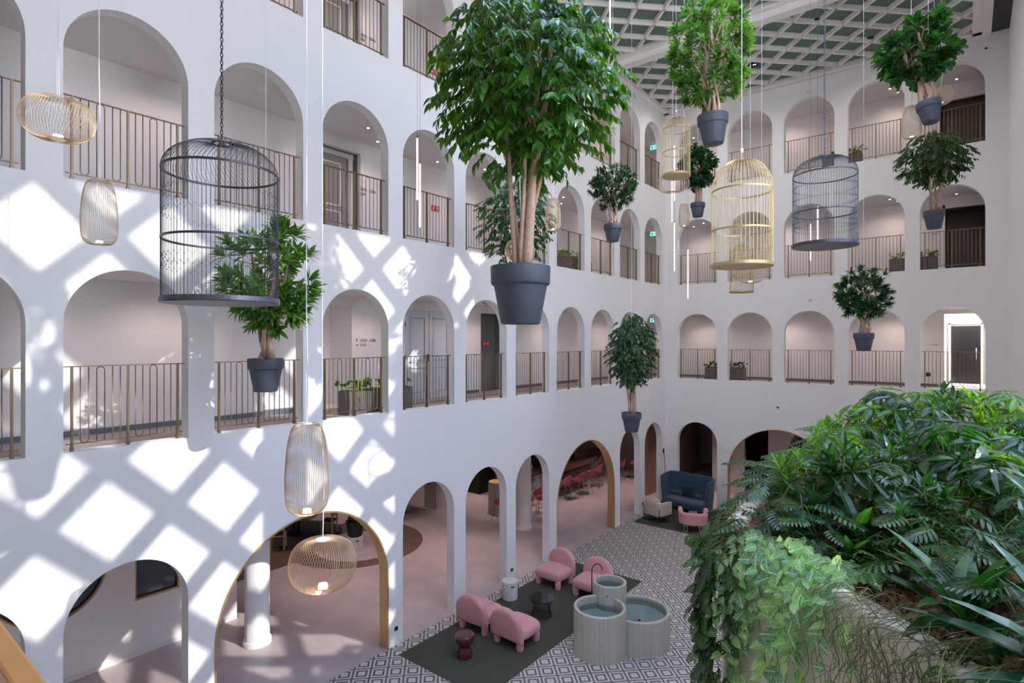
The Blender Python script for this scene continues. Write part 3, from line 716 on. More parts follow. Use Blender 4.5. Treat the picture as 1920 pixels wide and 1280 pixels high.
def hanging_tree(label, loc, pr, cr, kind, seed, nclus, per, L, W, lm, stems=4, sr=0.03, tilt=(0, 0), knot=False, top=None, off=(0, 0)):
    """loc: centre of the pot rim; cr: crown (height of its centre above the rim, radius, half height)"""
    r = R(seed); t = thing('hanging_tree', label, 'hanging potted tree', loc, group='potted trees hanging in the court')
    t.rotation_euler = (tilt[0], tilt[1], 0)
    pot_parts(t, pr)
    ch, rx, rz = cr; c = (off[0], off[1], ch); zb = ch - rz
    tr = MB(); tw = MB(); fo = MB(); ends = []
    for i in range(stems):
        a = 2 * PI * i / stems + r.uniform(-0.4, 0.4); b0 = Vector((math.cos(a) * pr * 0.22, math.sin(a) * pr * 0.22, -0.12 * pr))
        hgt = ch + rz * r.uniform(0.0, 0.55); sp = rx * r.uniform(0.2, 0.5)
        pts = []; n = 11
        for k in range(n + 1):
            u = k / n; wv = (0.05 if knot else 0.018) * (1 - u * 0.5)
            pts.append(Vector((b0.x + math.cos(a) * sp * u ** 1.3 + off[0] * u, b0.y + math.sin(a) * sp * u ** 1.3 + off[1] * u, b0.z + (hgt - b0.z) * u)) + Vector((math.sin(u * 11 + i * 2.1), math.cos(u * 9 + i * 1.3), 0)) * wv)
        base_r = sr * (1.8 if (i == 0 and not knot) else r.uniform(0.8, 1.2))
        rad = [base_r * (1 - 0.72 * k / n) * (1 + (0.28 * math.sin(k * 2.3 + i) if knot else 0.08 * math.sin(k * 3 + i))) for k in range(n + 1)]
        tr.tube(pts, rad, 8)
        ends.append(pts)
        for q in range(3):
            k = r.randint(5, n); p0 = pts[k]; pe, _ = ell(r, c, rx * 0.75, rz * 0.75, 0.3)
            mid = (p0 + pe) / 2 + Vector((0, 0, 0.04)); tr.tube([p0, mid, pe], [rad[k] * 0.6, rad[k] * 0.4, 0.004], 5)
    for i in range(nclus):
        p, q = ell(r, c, rx, rz, 0.45 if kind != 'ficus' else 0.35)
        out = Vector((q.x, q.y, q.z * 0.6)); out.normalize()
        # a twig from the nearest stem height towards this cluster
        root = Vector((c[0] + q.x * rx * 0.35, c[1] + q.y * rx * 0.35, p.z - (0.12 if kind == 'ficus' else 0.10) * rz - 0.02))
        if kind == 'ficus':
            dr = (Vector((out.x, out.y, 0)) * 0.8 + Vector((0, 0, -0.55)) + rv(r, 0.35)).normalized()
            Lt = L * r.uniform(1.6, 2.6); e_ = p + dr * Lt * 0.5; s_ = p - dr * Lt * 0.5
            mid = s_ + (e_ - s_) * 0.5 + Vector((0, 0, 0.06 * Lt))
            if i % 2 == 0: tw.tube([root, s_, mid, e_], [0.004, 0.003, 0.0025, 0.001], 4)
            else: tw.tube([s_, mid, e_], [0.003, 0.0025, 0.001], 4)
            for k in range(per):
                u = (k + 0.5) / per; b = s_.lerp(e_, u) + Vector((0, 0, 0.05 * Lt * math.sin(PI * u)))
                sd = dr.cross(Vector((0, 0, 1))).normalized() * (1 if k % 2 else -1)
                ld = (dr * 0.7 + sd * 0.7 + Vector((0, 0, -0.55)) + rv(r, 0.35)).normalized()
                nn = (Vector((0, 0, 1)) + out * 0.5 + rv(r, 0.5)).normalized()
                blade(fo, b, ld, nn, L * r.uniform(0.75, 1.15), W * r.uniform(0.8, 1.15), 'ficus', 0.18, 0.25)
        else:
            ax = (out + Vector((0, 0, 0.55)) + rv(r, 0.3)).normalized(); s_ = ax.orthogonal().normalized(); t_ = ax.cross(s_)
            if i % 2 == 0: tw.tube([root, root.lerp(p, 0.6) - Vector((0, 0, 0.02)), p], [0.006, 0.005, 0.004], 4)
            for k in range(per):
                a = 2.4 * k + r.uniform(-0.3, 0.3); el_ = 0.25 + 0.85 * k / per + r.uniform(-0.1, 0.15)
                ld = ax * math.cos(el_) + (s_ * math.cos(a) + t_ * math.sin(a)) * math.sin(el_)
                ld = (ld + Vector((0, 0, -0.12))).normalized()
                blade(fo, p - ax * (0.05 * (k / per)), ld, (ax * 1.0 + Vector((0, 0, 0.5)) + rv(r, 0.15)).normalized(), L * r.uniform(0.7, 1.1), W * r.uniform(0.85, 1.1), 'obov' if kind == 'obov' else 'lance', 0.22, 0.25)
    tr.build('trunk', M['bark'], t, smooth=True); tw.build('twigs', M['twig'], t)
    fo.build('foliage', LM[lm], t, uv=True)
    mb = MB(); mb.tube([(0, 0, -0.1 * pr), (-(H - loc[2]) * math.tan(tilt[1]), (H - loc[2]) * math.tan(tilt[0]), H - loc[2])], 0.004, 5); mb.build('cable', M['cord'], t)
    return t
hanging_tree('largest hanging weeping fig, tall bare trunks, in the biggest grey pot', (4.75, 6.34, 7.61), 0.42, (2.576, 1.29, 1.37), 'ficus', 3, 620, 10, 0.168, 0.078, 'ficus', 6, 0.046, off=(0.09, 0.08))
hanging_tree('hanging tree with long glossy leaves and knotted trunk, behind the big dark birdcage', (1.50, 4.37, 6.31), 0.255, (1.21, 0.68, 0.82), 'rosette', 8, 105, 14, 0.23, 0.060, 'rosette', 6, 0.050, knot=True, off=(0.05, 0.02))
hanging_tree('hanging fig half hidden behind the largest tree\'s trunks', (2.22, 9.43, 7.72), 0.247, (1.35, 0.80, 0.94), 'ficus', 12, 330, 9, 0.095, 0.050, 'ficus2', 4, 0.025)
hanging_tree('small hanging tree with many crooked thin trunks, before the middle gallery of the side wall', (3.34, 11.61, 9.21), 0.205, (0.86, 0.52, 0.52), 'rosette', 17, 170, 13, 0.13, 0.034, 'rosette2', 9, 0.02, knot=True)
hanging_tree('sunlit hanging tree with twisted pink trunk, up against the coffered ceiling', (6.02, 10.41, 10.66), 0.27, (1.14, 0.69, 1.0), 'rosette', 21, 170, 14, 0.195, 0.054, 'rosette', 7, 0.033, knot=True, tilt=(0.03, -0.03))
hanging_tree('small hanging tree with paddle leaves, behind the gold cages near the corner', (3.79, 15.66, 10.38), 0.20, (0.98, 0.48, 0.60), 'obov', 25, 130, 8, 0.17, 0.10, 'rosette2', 4, 0.035)
hanging_tree('hanging tree with big paddle leaves in a tilted pot, high at the right', (9.05, 13.84, 11.22), 0.212, (1.12, 0.62, 0.68), 'obov', 29, 95, 9, 0.24, 0.13, 'obov', 4, 0.055, knot=True, tilt=(-0.10, -0.14))
hanging_tree('umbrella shaped hanging fig with slim straight trunk, at the right', (9.08, 15.65, 9.42), 0.203, (1.15, 0.70, 0.60), 'ficus', 33, 340, 9, 0.095, 0.050, 'ficus2', 4, 0.028)
hanging_tree('compact hanging tree with looped trunk, lowest at the right before the end wall', (7.81, 15.15, 6.74), 0.21, (0.90, 0.56, 0.62), 'rosette', 37, 140, 13, 0.16, 0.045, 'rosette2', 5, 0.035, knot=True)
hanging_tree('round crowned hanging fig, lowest tree, near the corner above the blue sofa', (2.99, 13.24, 4.74), 0.25, (1.55, 0.62, 0.95), 'ficus', 41, 430, 9, 0.10, 0.052, 'ficus2', 5, 0.03)
hanging_tree('hanging tree above the picture, out over the planter bed', (8.0, 3.6, 10.1), 0.30, (1.5, 0.62, 0.62), 'rosette', 45, 60, 12, 0.18, 0.05, 'rosette', 6, 0.035, knot=True)
hanging_tree('hanging fig above the picture, between the largest tree and the garden window', (7.6, 7.7, 11.9), 0.26, (0.9, 0.62, 0.62), 'ficus', 49, 170, 8, 0.10, 0.05, 'ficus', 5, 0.03)

# ------------------------------------------------------------------ wire pendant lamps
def smooth_prof(P, n=5):
    out = []
    for i in range(len(P) - 1):
        p0, p1, p2, p3 = P[max(i - 1, 0)], P[i], P[i + 1], P[min(i + 2, len(P) - 1)]
        for k in range(n):
            t = k / n
            out.append(tuple(0.5 * (2 * p1[j] + (p2[j] - p0[j]) * t + (2 * p0[j] - 5 * p1[j] + 4 * p2[j] - p3[j]) * t * t + (-p0[j] + 3 * p1[j] - 3 * p2[j] + p3[j]) * t ** 3) for j in (0, 1)))
    out.append(P[-1]); return out
TALL = smooth_prof([(0.40, 1.0), (0.66, 0.96), (0.86, 0.80), (0.97, 0.55), (1.0, 0.28), (0.92, 0.10), (0.66, 0.015), (0.30, 0.0)], 4)
WIDE = smooth_prof([(0.22, 1.0), (0.55, 0.98), (0.84, 0.86), (0.985, 0.62), (0.985, 0.38), (0.84, 0.15), (0.55, 0.02), (0.22, 0.0)], 4)
def wire_lamp(label, c, rr, h, kind, nw=64, wr=0.0026, twin=False, tilt=(0, 0)):
    t = thing('wire_pendant_lamp', label, 'pendant lamp', (c[0], c[1], c[2] - h / 2), group='champagne wire pendant lamps')
    t.rotation_euler = (tilt[0], tilt[1], 0)
    P = TALL if kind == 'tall' else WIDE; mb = MB()
    for k in range(nw):
        a = 2 * PI * k / nw; tw_ = 0.35 if kind == 'wide' else 0.12
        mb.tube([(q[0] * rr * math.cos(a + tw_ * q[1]), q[0] * rr * math.sin(a + tw_ * q[1]), q[1] * h) for q in P], wr, 3, caps=False)
    mb.build('wire_shade', M['wire_gold'], t, smooth=True)
    r0 = P[0][0] * rr; r1 = P[-1][0] * rr
    mb = MB(); mb.cyl((0, 0, h - 0.004), max(r0 * (0.55 if kind == 'tall' else 1), 0.05), 0.012, 28); mb.tube([(r0 * math.cos(2 * PI * k / 24), r0 * math.sin(2 * PI * k / 24), h) for k in range(24)], 0.004, 4, closed=True); mb.build('top_plate', M['white'], t)
    mb = MB(); mb.cyl((0, 0, 0.0), r1 * 1.05, 0.010, 28); mb.build('bottom_plate', M['wire_gold'], t)
    mb = MB(); mb.cyl((0, 0, 0.012), r1 * 0.62, 0.03, 24); mb.build('light_disc', M['led'], t)
    mb = MB()
    if twin:
        mb.tube([(-0.035, 0, h), (-0.012, 0, h + 0.9), (0, 0, H - c[2] + h / 2)], 0.0022, 4); mb.tube([(0.035, 0, h), (0.012, 0, h + 0.9), (0, 0, H - c[2] + h / 2)], 0.0022, 4)
    else:
        mb.tube([(0, 0, h), (0.012, 0.004, h + 0.5), (-0.01, 0, h + 1.2), (0.0, 0, H - c[2] + h / 2)], 0.005, 5)
    mb.build('cord', M['cord'], t)
    return t
wire_lamp('wide flattened wire pendant, topmost at the left edge before the side wall', (2.55, 1.65, 8.78), 0.31, 0.40, 'wide', 68, 0.0024, twin=True)
wire_lamp('tall wire pendant below and right of the flattened one, before the middle gallery sill', (2.04, 2.14, 8.01), 0.175, 0.72, 'tall', 60, 0.0022)
wire_lamp('largest tall wire pendant, just above the round lit one near the wide gold arch', (4.22, 3.36, 5.24), 0.22, 0.94, 'tall', 64, 0.0025)
wire_lamp('round wire pendant with bright lamp, before the nearest wide gold arch', (4.08, 3.64, 4.12), 0.36, 0.53, 'wide', 76, 0.0026)
wire_lamp('tall wire pendant just right of the largest tree\'s trunks', (3.41, 9.11, 8.99), 0.145, 0.62, 'tall', 44, 0.003)
wire_lamp('round wire pendant behind the largest tree\'s trunks, above its pot', (2.95, 8.66, 8.28), 0.285, 0.43, 'wide', 52, 0.003)
wire_lamp('tall wire pendant left of the tilted pot, before the top gallery pier', (8.76, 14.25, 11.03), 0.173, 0.655, 'tall', 48, 0.003)
wire_lamp('round wire pendant behind the tilted pot\'s trunk, high at the right', (9.18, 16.87, 12.34), 0.23, 0.40, 'wide', 48, 0.003)
wire_lamp('tall wire pendant under the small gold cage, near the court corner', (4.15, 13.78, 9.67), 0.129, 0.57, 'tall', 40, 0.0035)
wire_lamp('wide wire pendant peeping from behind the small gold cage', (3.61, 14.37, 10.67), 0.42, 0.40, 'wide', 56, 0.003)
wire_lamp('tall wire pendant seen through the bars of the big gold cage', (5.72, 14.77, 8.76), 0.17, 0.66, 'tall', 44, 0.003)
wire_lamp('round wire pendant directly below the big gold cage', (5.65, 14.07, 8.11), 0.305, 0.36, 'wide', 52, 0.003)

wire_lamp('added unseen wire pendant above the picture, lighting the near face of the planter', (7.5, 2.0, 9.0), 0.36, 0.5, 'wide', 60, 0.003)  # added lamp, out of view, put in to brighten the planter's cream face
for (px_, py_, pz_, en) in ((7.5, 2.0, 8.66, 38), (4.08, 3.64, 3.82, 6), (4.22, 3.36, 4.72, 4)):  # first bulb belongs to the added lamp out of view
    l = bpy.data.lights.new('pendant_bulb', 'POINT'); l.energy = en; l.color = (1, 0.80, 0.64); l.shadow_soft_size = 0.06
    lo = bpy.data.objects.new('pendant_bulb', l); C.objects.link(lo); lo.location = (px_, py_, pz_)
# ------------------------------------------------------------------ slim pink light tubes
tb0 = None
for lab, c, h in [('left one of the paired pink light tubes before the side wall', (2.87, 6.12, 9.27), 0.97), ('right lower one of the paired pink light tubes before the side wall', (2.68, 6.35, 8.93), 1.03),
                  ('pink light tube hanging just under the small gold cage, left side', (3.19, 15.31, 10.45), 1.15), ('pink light tube hanging inside the small gold cage', (3.44, 14.88, 11.1), 1.5),
                  ('pink light tube ending above the sofa corner, below the small gold cage', (3.64, 14.40, 9.02), 1.27), ('pink light tube left of the big gold cage', (4.30, 13.64, 8.19), 1.2),
                  ('right pink light tube behind the far dark cage', (6.99, 14.5, 9.24), 0.75), ('left pink light tube behind the far dark cage', (6.80, 14.73, 8.85), 0.85),
                  ('pink light tube high beside the largest tree, under the ceiling', (3.78, 10.68, 13.29), 0.85)]:
    loc = (c[0], c[1], c[2] - h / 2)
    if tb0 is None:
        tb0 = thing('light_tube', lab, 'pendant light', loc, group='slim pink light tubes')
        mb = MB(); mb.cyl((0, 0, 0), 0.016, 1.0, 12); mb.build('tube', M['tubeled'], tb0, smooth=False)
        mb = MB(); mb.cyl((0, 0, 1.0), 0.017, 0.04, 12); mb.build('end_cap', M['brass'], tb0)
        mb = MB(); mb.tube([(0, 0, 1.03), (0, 0, 7.5)], 0.0025, 4); mb.build('cable', M['darkwire'], tb0)
        o = tb0
    else: o = dup(tb0, loc, 0, lab)
    for ch in o.children if o is tb0 else [x for x in bpy.data.objects if x.parent == o]:
        if ch.name.startswith('tube'): ch.scale = (1, 1, h)
        elif ch.name.startswith('end_cap'): ch.location = (0, 0, h - 1.0)
        else: ch.location = (0, 0, h - 1.0 + (H - loc[2] - h - 6.5) + 0.0); ch.scale = (1, 1, 1); ch.location = (0, 0, 0); ch.scale = (1, 1, 1)
    for ch in [x for x in bpy.data.objects if x.parent == o and x.name.startswith('cable')]:
        k = (H - loc[2] - h - 0.03) / 6.47; ch.scale = (1, 1, k); ch.location = (0, 0, h + 0.03 - 1.03 * k)

# ------------------------------------------------------------------ birdcages
def cage(label, base, rr, hz, zr, z1, z2, n, wr, m, zig, chain, dome=0.9):
    t = thing('birdcage', label, 'birdcage', base, group='hanging birdcages')
    mb = MB()
    for k in range(n):
        a = 2 * PI * k / n; ca, sa = math.cos(a), math.sin(a)
        pts = [(rr * ca, rr * sa, 0.03), (rr * ca, rr * sa, zr)]
        for q in range(1, 11):
            an = PI / 2 * q / 10; r_ = max(0.06, rr * math.cos(an) ** dome); tw_ = 0.5 * (q / 10) if zig else 0.0
            pts.append((r_ * math.cos(a + tw_), r_ * math.sin(a + tw_), zr + (hz - zr) * math.sin(an)))
        mb.tube(pts, wr, 4, caps=False)
    mb.build('cage_bars', m, t)
    def band(z, h_, tk, nm='hoop'):
        mb = MB(); mb.lathe([(rr - tk, z), (rr + tk, z), (rr + tk, z + h_), (rr - tk, z + h_)], 64, close=True); mb.build(nm, m, t)
    hh = 0.019 if zig else 0.024
    band(zr - 0.012, hh, 0.005); band(z1 - 0.012, hh, 0.005)
    mb = MB(); mb.lathe([(0.0, 0.0), (rr + 0.012, 0.0), (rr + 0.016, 0.012), (rr + 0.012, 0.05), (rr - 0.01, 0.05), (rr - 0.02, 0.02), (0, 0.02)], 64); mb.build('floor_tray', m, t)
    mb = MB(); mb.tube([(0.075 * math.cos(2 * PI * k / 24), 0.075 * math.sin(2 * PI * k / 24), hz) for k in range(24)], 0.008, 5, closed=True); mb.cyl((0, 0, hz - 0.01), 0.03, 0.03, 12); mb.box((0, 0, hz), (0.15, 0.012, 0.012)); mb.box((0, 0, hz), (0.012, 0.15, 0.012)); mb.build('crown_ring', m, t)
    if zig:
        mb = MB()
        for z in zig:
            pts = []; q = n * 2 if n < 80 else n
            for k in range(q): a = 2 * PI * k / q; pts.append((rr * math.cos(a), rr * math.sin(a), z + (0.022 if k % 2 else -0.022)))
            mb.tube(pts, wr * 0.9, 3, closed=True)
        mb.build('zigzag_wire', m, t)
    top = H - base[2]
    if chain:
        mb = MB(); z = hz + 0.03; i = 0
        while z < top:
            pts = []
            for k in range(8):
                a = 2 * PI * k / 8; x_, z_ = 0.011 * math.cos(a), 0.022 * math.sin(a); pts.append((x_, 0, z + z_) if i % 2 else (0, x_, z + z_))
            mb.tube(pts, 0.0042, 4, closed=True); z += 0.034; i += 1
        mb.build('chain', m, t)
    else:
        mb = MB(); mb.tube([(0, 0, hz), (0, 0, top)], 0.004, 5); mb.lathe([(0.0, hz + 0.20), (0.025, hz + 0.17), (0.02, hz + 0.12), (0.0, hz + 0.1)], 10); mb.build('cable', M['cord'], t)
    return t
cage('big dark wire birdcage at the left, nearest the camera', (4.53, 2.34, 6.90), 0.46, 1.40, 1.14, 0.55, 0, 84, 0.0018, M['cage_dark'], (0.94, 0.76, 0.39, 0.31), True)
cage('big gold birdcage with round dome, right of centre', (6.90, 9.19, 7.72), 0.445, 1.66, 1.17, 0.56, 0, 48, 0.0042, M['cage_gold'], (), False, 0.8)
cage('dark wire birdcage at the right, beyond the gold one', (7.89, 10.11, 8.05), 0.455, 1.42, 1.12, 0.53, 0, 78, 0.0024, M['cage_dark'], (0.92, 0.72, 0.36, 0.28), True)
cage('small gold birdcage high up near the court corner', (4.39, 12.70, 10.35), 0.31, 1.36, 1.08, 0.55, 0, 40, 0.0035, M['cage_gold'], (), False, 0.8)
cage('small pale gold birdcage directly below the big gold one', (5.02, 15.49, 7.82), 0.29, 1.25, 0.95, 0.45, 0, 40, 0.0035, M['cage_gold'], (), False, 0.8)
# ================================================================== furniture and fittings
def rbox(c, d, bev, nm, m, t, seg=4, rz=0, subd=0):
    mb = MB(); mb.box((0, 0, 0), d); o = mb.build(nm, m, t, smooth=True, loc=c, bevel=(bev, seg)); o.rotation_euler = (0, 0, rz); return o

# ------------------------------------------------------------------ pink low chairs
def soft_seat():
    mb = MB(); nx, ny = 18, 16; W_, D_ = 0.43, 0.37; vs_, fs = [], []
    def se(a, e): c = math.cos(a); return math.copysign(abs(c) ** e, c)
    n, m_ = 40, 14
    for j in range(m_ + 1):
        b = -PI / 2 + PI * j / m_; rr = max(abs(math.cos(b)) ** 0.32, 0.0); z = 0.31 + 0.125 * math.copysign(abs(math.sin(b)) ** 0.75, math.sin(b))
        for k in range(n):
            a = 2 * PI * k / n
            x = W_ * rr * se(a, 0.38); y = D_ * rr * math.copysign(abs(math.sin(a)) ** 0.38, math.sin(a)) + 0.03
            vs_.append((x, y, z + (0.035 * (1 - (x / W_) ** 2) if b > 0.3 else 0)))
    for j in range(m_):
        for k in range(n): k2 = (k + 1) % n; fs.append((j * n + k, j * n + k2, (j + 1) * n + k2, (j + 1) * n + k))
    mb.add(vs_, fs); return mb
def soft_back():
    """upright half round pad, thick and pillowy"""
    mb = MB(); out = []; W_ = 0.435; z0 = 0.20; zc = 0.46; N = 40
    for k in range(N + 1):
        a = PI * k / N; out.append((W_ * math.cos(a), zc + 0.40 * math.sin(a)))
    for k in range(1, 8): out.append((-W_ + 0.0 * k, zc - (zc - z0) * k / 8))
    for k in range(0, 13): out.append((-W_ + 2 * W_ * k / 12, z0))
    for k in range(1, 8): out.append((W_, z0 + (zc - z0) * k / 8))
    n = len(out); c = (0, 0.47); vs_, fs = [], []; rows = []
    prof = [(-0.085, 0.0), (-0.085, 0.5), (-0.083, 0.80), (-0.07, 0.93), (-0.035, 0.99), (0, 1.0), (0.035, 0.99), (0.07, 0.93), (0.083, 0.80), (0.085, 0.5), (0.085, 0.0)]
    for y, s_ in prof:
        for (x, z) in out: vs_.append((c[0] + (x - c[0]) * s_, y, c[1] + (z - c[1]) * s_))
    for j in range(len(prof) - 1):
        for k in range(n): k2 = (k + 1) % n; fs.append((j * n + k, j * n + k2, (j + 1) * n + k2, (j + 1) * n + k))
    mb.add(vs_, fs); return mb
t = thing('lounge_chair', 'pink velvet chair turned away from the viewer, by the side wall arcade', 'armchair', (0.89, 9.87, 0.012), 0.06, 'pink velvet lounge chairs')
soft_seat().build('seat', M['pinkvelvet'], t, smooth=True)
o = soft_back().build('backrest', M['pinkvelvet'], t, smooth=True, loc=(0, -0.30, 0)); o.rotation_euler = (0.10, 0, 0)
lg = None
for x, y in ((-0.32, -0.28), (0.32, -0.28), (-0.32, 0.28), (0.32, 0.28)):
    if lg is None: mb = MB(); mb.lathe([(0.0, 0.012), (0.07, 0.012), (0.078, 0.03), (0.078, 0.27), (0, 0.3)], 24); mb.lathe([(0, 0), (0.066, 0), (0.066, 0.014), (0, 0.014)], 24); lg = mb.build('leg', M['pinkvelvet'], t, smooth=True, loc=(x, y, 0))
    else: c = lg.copy(); C.objects.link(c); c.location = (x, y, 0)
dup(t, (1.94, 9.85, 0.012), -0.02, 'pink velvet chair turned away from the viewer, beside the oxblood stool and nearest')
dup(t, (0.91, 12.83, 0.012), PI - 0.04, 'pink velvet chair facing the viewer, between the terrazzo stool and the next pink chair')
dup(t, (2.06, 12.86, 0.012), PI + 0.04, 'pink velvet chair half hidden behind the round fountain basins')

mb = MB(); mb.bb((0.35, 7.88, 0.004), (2.72, 14.40, 0.012)); tag(mb.build('rug', M['rug']), 'long dark olive rug under the four pink chairs on patterned tile', 'rug')
mb = MB(); mb.bb((0.22, 18.92, 0.004), (4.6, 22.2, 0.012)); tag(mb.build('rug', M['rug']), 'dark rug under the blue sofa in the corner', 'rug')

t = thing('side_stool', 'shiny oxblood hourglass stool standing on the near end of the rug', 'stool', (1.47, 8.70, 0.012))
mb = MB(); mb.lathe([(0, 0), (0.165, 0), (0.172, 0.02), (0.155, 0.10), (0.125, 0.19), (0.118, 0.225), (0.15, 0.255), (0.195, 0.32), (0.205, 0.40), (0.20, 0.455), (0.185, 0.47), (0.165, 0.455), (0, 0.45)], 48); mb.build('body', M['oxblood'], t, smooth=True)
mb = MB(); mb.cyl((0, 0, 0.445), 0.155, 0.010, 40); mb.cyl((0, 0, 0.455), 0.01, 0.006, 10); mb.build('top_disc', mat('matt plum top', (0.14, 0.05, 0.06), 0.35), t)
t = thing('terrazzo_stool', 'white speckled terrazzo drum stool standing at the rug edge by the arcade', 'stool', (0.54, 11.36, 0.012))
mb = MB(); mb.lathe([(0, 0), (0.19, 0), (0.2, 0.02), (0.2, 0.44), (0.19, 0.46), (0.0, 0.46)], 40); mb.build('body', M['terrazzo'], t)
mb = MB(); mb.box((0.172, -0.10, 0.36), (0.012, 0.09, 0.028), -0.52); mb.build('grip_slot', M['black'], t)
t = thing('wire_table', 'round black coffee table with dark glass top and wire rod base', 'coffee table', (1.70, 11.13, 0.012))
mb = MB(); mb.lathe([(0, 0.405), (0.29, 0.405), (0.30, 0.412), (0.30, 0.425), (0, 0.43)], 48); mb.build('table_top', mat('black glass', (0.015, 0.016, 0.022), 0.08, spec=0.7), t)
mb = MB()
for k in range(34):
    a = 2 * PI * k / 34; mb.tube([(0.28 * math.cos(a), 0.28 * math.sin(a), 0.40), (0.185 * math.cos(a), 0.185 * math.sin(a), 0.27), (0.235 * math.cos(a), 0.235 * math.sin(a), 0.006)], 0.004, 4)
for r_, z in ((0.235, 0.006), (0.187, 0.27), (0.28, 0.398)): mb.tube([(r_ * math.cos(2 * PI * k / 36), r_ * math.sin(2 * PI * k / 36), z) for k in range(36)], 0.005, 5, closed=True)
mb.build('wire_base', M['blackmetal'], t)

# ------------------------------------------------------------------ fountain of three round basins
FA, FB, FC = (3.57, 10.62), (4.03, 11.47), (3.40, 11.36)
t = thing('fountain', 'pale green tiled fountain of three joined round basins', 'fountain', (FA[0], FA[1], 0.006))
def arc_clear(c, r, others):
    """angles of the ring that are not inside another basin"""
    ok = []
    for k in range(96):
        a = 2 * PI * k / 96; p = (c[0] + r * math.cos(a), c[1] + r * math.sin(a))
        ok.append(all(math.dist(p, o[:2]) > o[2] for o in others))
    return ok
def basin(c, ro, h, wall, wz, others, nm):
    ri = ro - wall; mb = MB(); ok = arc_clear(c, ro - wall / 2, others); prof = [(ri, wz - 0.12), (ri, h - 0.012), (ri + 0.012, h), (ro - 0.012, h), (ro, h - 0.012), (ro, 0)]
    for k in range(96):
        if ok[k] or not others: mb.lathe(prof, 1, a0=2 * PI * k / 96, a1=2 * PI * (k + 1) / 96)
    o = mb.build(nm, M['flute'], t, loc=(c[0] - FA[0], c[1] - FA[1], 0))
    bm = bmesh.new(); bm.from_mesh(o.data); bmesh.ops.remove_doubles(bm, verts=bm.verts, dist=1e-4); bmesh.ops.recalc_face_normals(bm, faces=bm.faces); bm.to_mesh(o.data); bm.free()
    mb = MB(); mb.disc((0, 0, wz - 0.12), ri + 0.005, 64); mb.build('basin_floor', M['basinin'], o)
    mb = MB(); mb.disc((0, 0, wz), ri, 64); mb.build('water', M['water'], o)
    mb = MB(); mb.cyl((0.1, -0.2 * ro, wz - 0.115), 0.028, 0.02, 16); mb.build('drain', M['black'], o)
    return o
bC = basin(FC, 0.37, 1.20, 0.065, 1.08, [], 'tall_basin')
bA = basin(FA, 0.55, 0.96, 0.072, 0.80, [(FC[0], FC[1], 0.36)], 'middle_basin')
bB = basin(FB, 0.68, 0.73, 0.072, 0.66, [(FC[0], FC[1], 0.36), (FA[0], FA[1], 0.54)], 'low_basin')
# inner faces so the tall basin stays solid inside the others
mb = MB(); a = math.atan2(-0.86, 0.32); mb.cyl((0.37 * math.cos(a) + FC[0] - FA[0], 0.37 * math.sin(a) + FC[1] - FA[1], 1.0), 0.014, 0.022, 12); mb.build('spout_hole', M['black'], t)
mb = MB(); bx, by = FC[0] - FA[0] - 0.33, FC[1] - FA[1] - 0.22
arc = [(bx, by, 0.0), (bx, by, 1.40)] + [(bx + 0.085 * (1 - math.cos(q)), by + 0.085 * (1 - math.cos(q)), 1.40 + 0.16 * math.sin(q)) for q in [PI * 0.95 * k / 14 for k in range(1, 15)]]
mb.tube(arc, 0.012, 8); mb.build('spout_pipe', mat('dark bronze pipe', (0.05, 0.028, 0.022), 0.4, metal=0.5), t, smooth=True)

# ------------------------------------------------------------------ corner seating
def hairpin(mb, p, q, z, drop, r=0.009):
    """U shaped rod leg from p to q hanging down by drop"""
    c = ((p[0] + q[0]) / 2, (p[1] + q[1]) / 2); n = 8; P = [(p[0], p[1], z)]
    for k in range(n + 1):
        a = PI * k / n; f = (1 - math.cos(a)) / 2; P.append((p[0] + (q[0] - p[0]) * f, p[1] + (q[1] - p[1]) * f, z - drop + 0.04 * (1 - math.sin(a))))
    P.append((q[0], q[1], z)); mb.tube(P, r, 6)
def shell(mb, w_, d_, z0, z1f, th, n=40, a0=-0.12 * PI, a1=1.12 * PI, e=0.55, flare=0.0):
    """wrap-around back: open towards +y"""
    vs_, fs = [], []; lv = 7
    for k in range(n + 1):
        a = PI + a0 + (a1 - a0) * k / n
        ca, sa = math.cos(a), math.sin(a); x = math.copysign(abs(ca) ** e, ca); y = math.copysign(abs(sa) ** e, sa); zt = z1f(k / n)
        ring = []
        for j in range(lv + 1):
            u = j / lv; z = z0 + (zt - z0) * u; f = 1 + flare * u; ring.append((x * w_ * f, y * d_ * f, z))
        for j in range(4):
            b = PI * (j + 1) / 5; rr = th / 2; f = 1 + flare; s_ = math.hypot(x * w_, y * d_); k_ = (1 - (rr * (1 - math.cos(b))) / s_); ring.append((x * w_ * f * k_, y * d_ * f * k_, zt + rr * math.sin(b)))
        for j in range(lv, -1, -1):
            u = j / lv; z = z0 + (zt - z0) * u; f = 1 + flare * u; s_ = math.hypot(x * w_, y * d_); k_ = 1 - th / s_; ring.append((x * w_ * f * k_, y * d_ * f * k_, z))
        vs_ += ring; m = len(ring)
    for k in range(n):
        for j in range(m - 1): fs.append((k * m + j, k * m + j + 1, (k + 1) * m + j + 1, (k + 1) * m + j))
        fs.append((k * m + m - 1, k * m, (k + 1) * m, (k + 1) * m + m - 1))
    fs.append(tuple(range(m - 1, -1, -1))); fs.append(tuple(n * m + j for j in range(m)))
    mb.add(vs_, fs)
t = thing('sofa', 'blue velvet high backed sofa against the end wall', 'sofa', (1.16, 21.60, 0.012), PI - 0.10)
mb = MB(); shell(mb, 0.93, 0.42, 0.14, lambda u: 1.27 - 0.12 * abs(2 * u - 1) ** 3, 0.10, e=0.42, flare=0.10); mb.build('wrap_back', M['bluevelvet'], t, smooth=True)
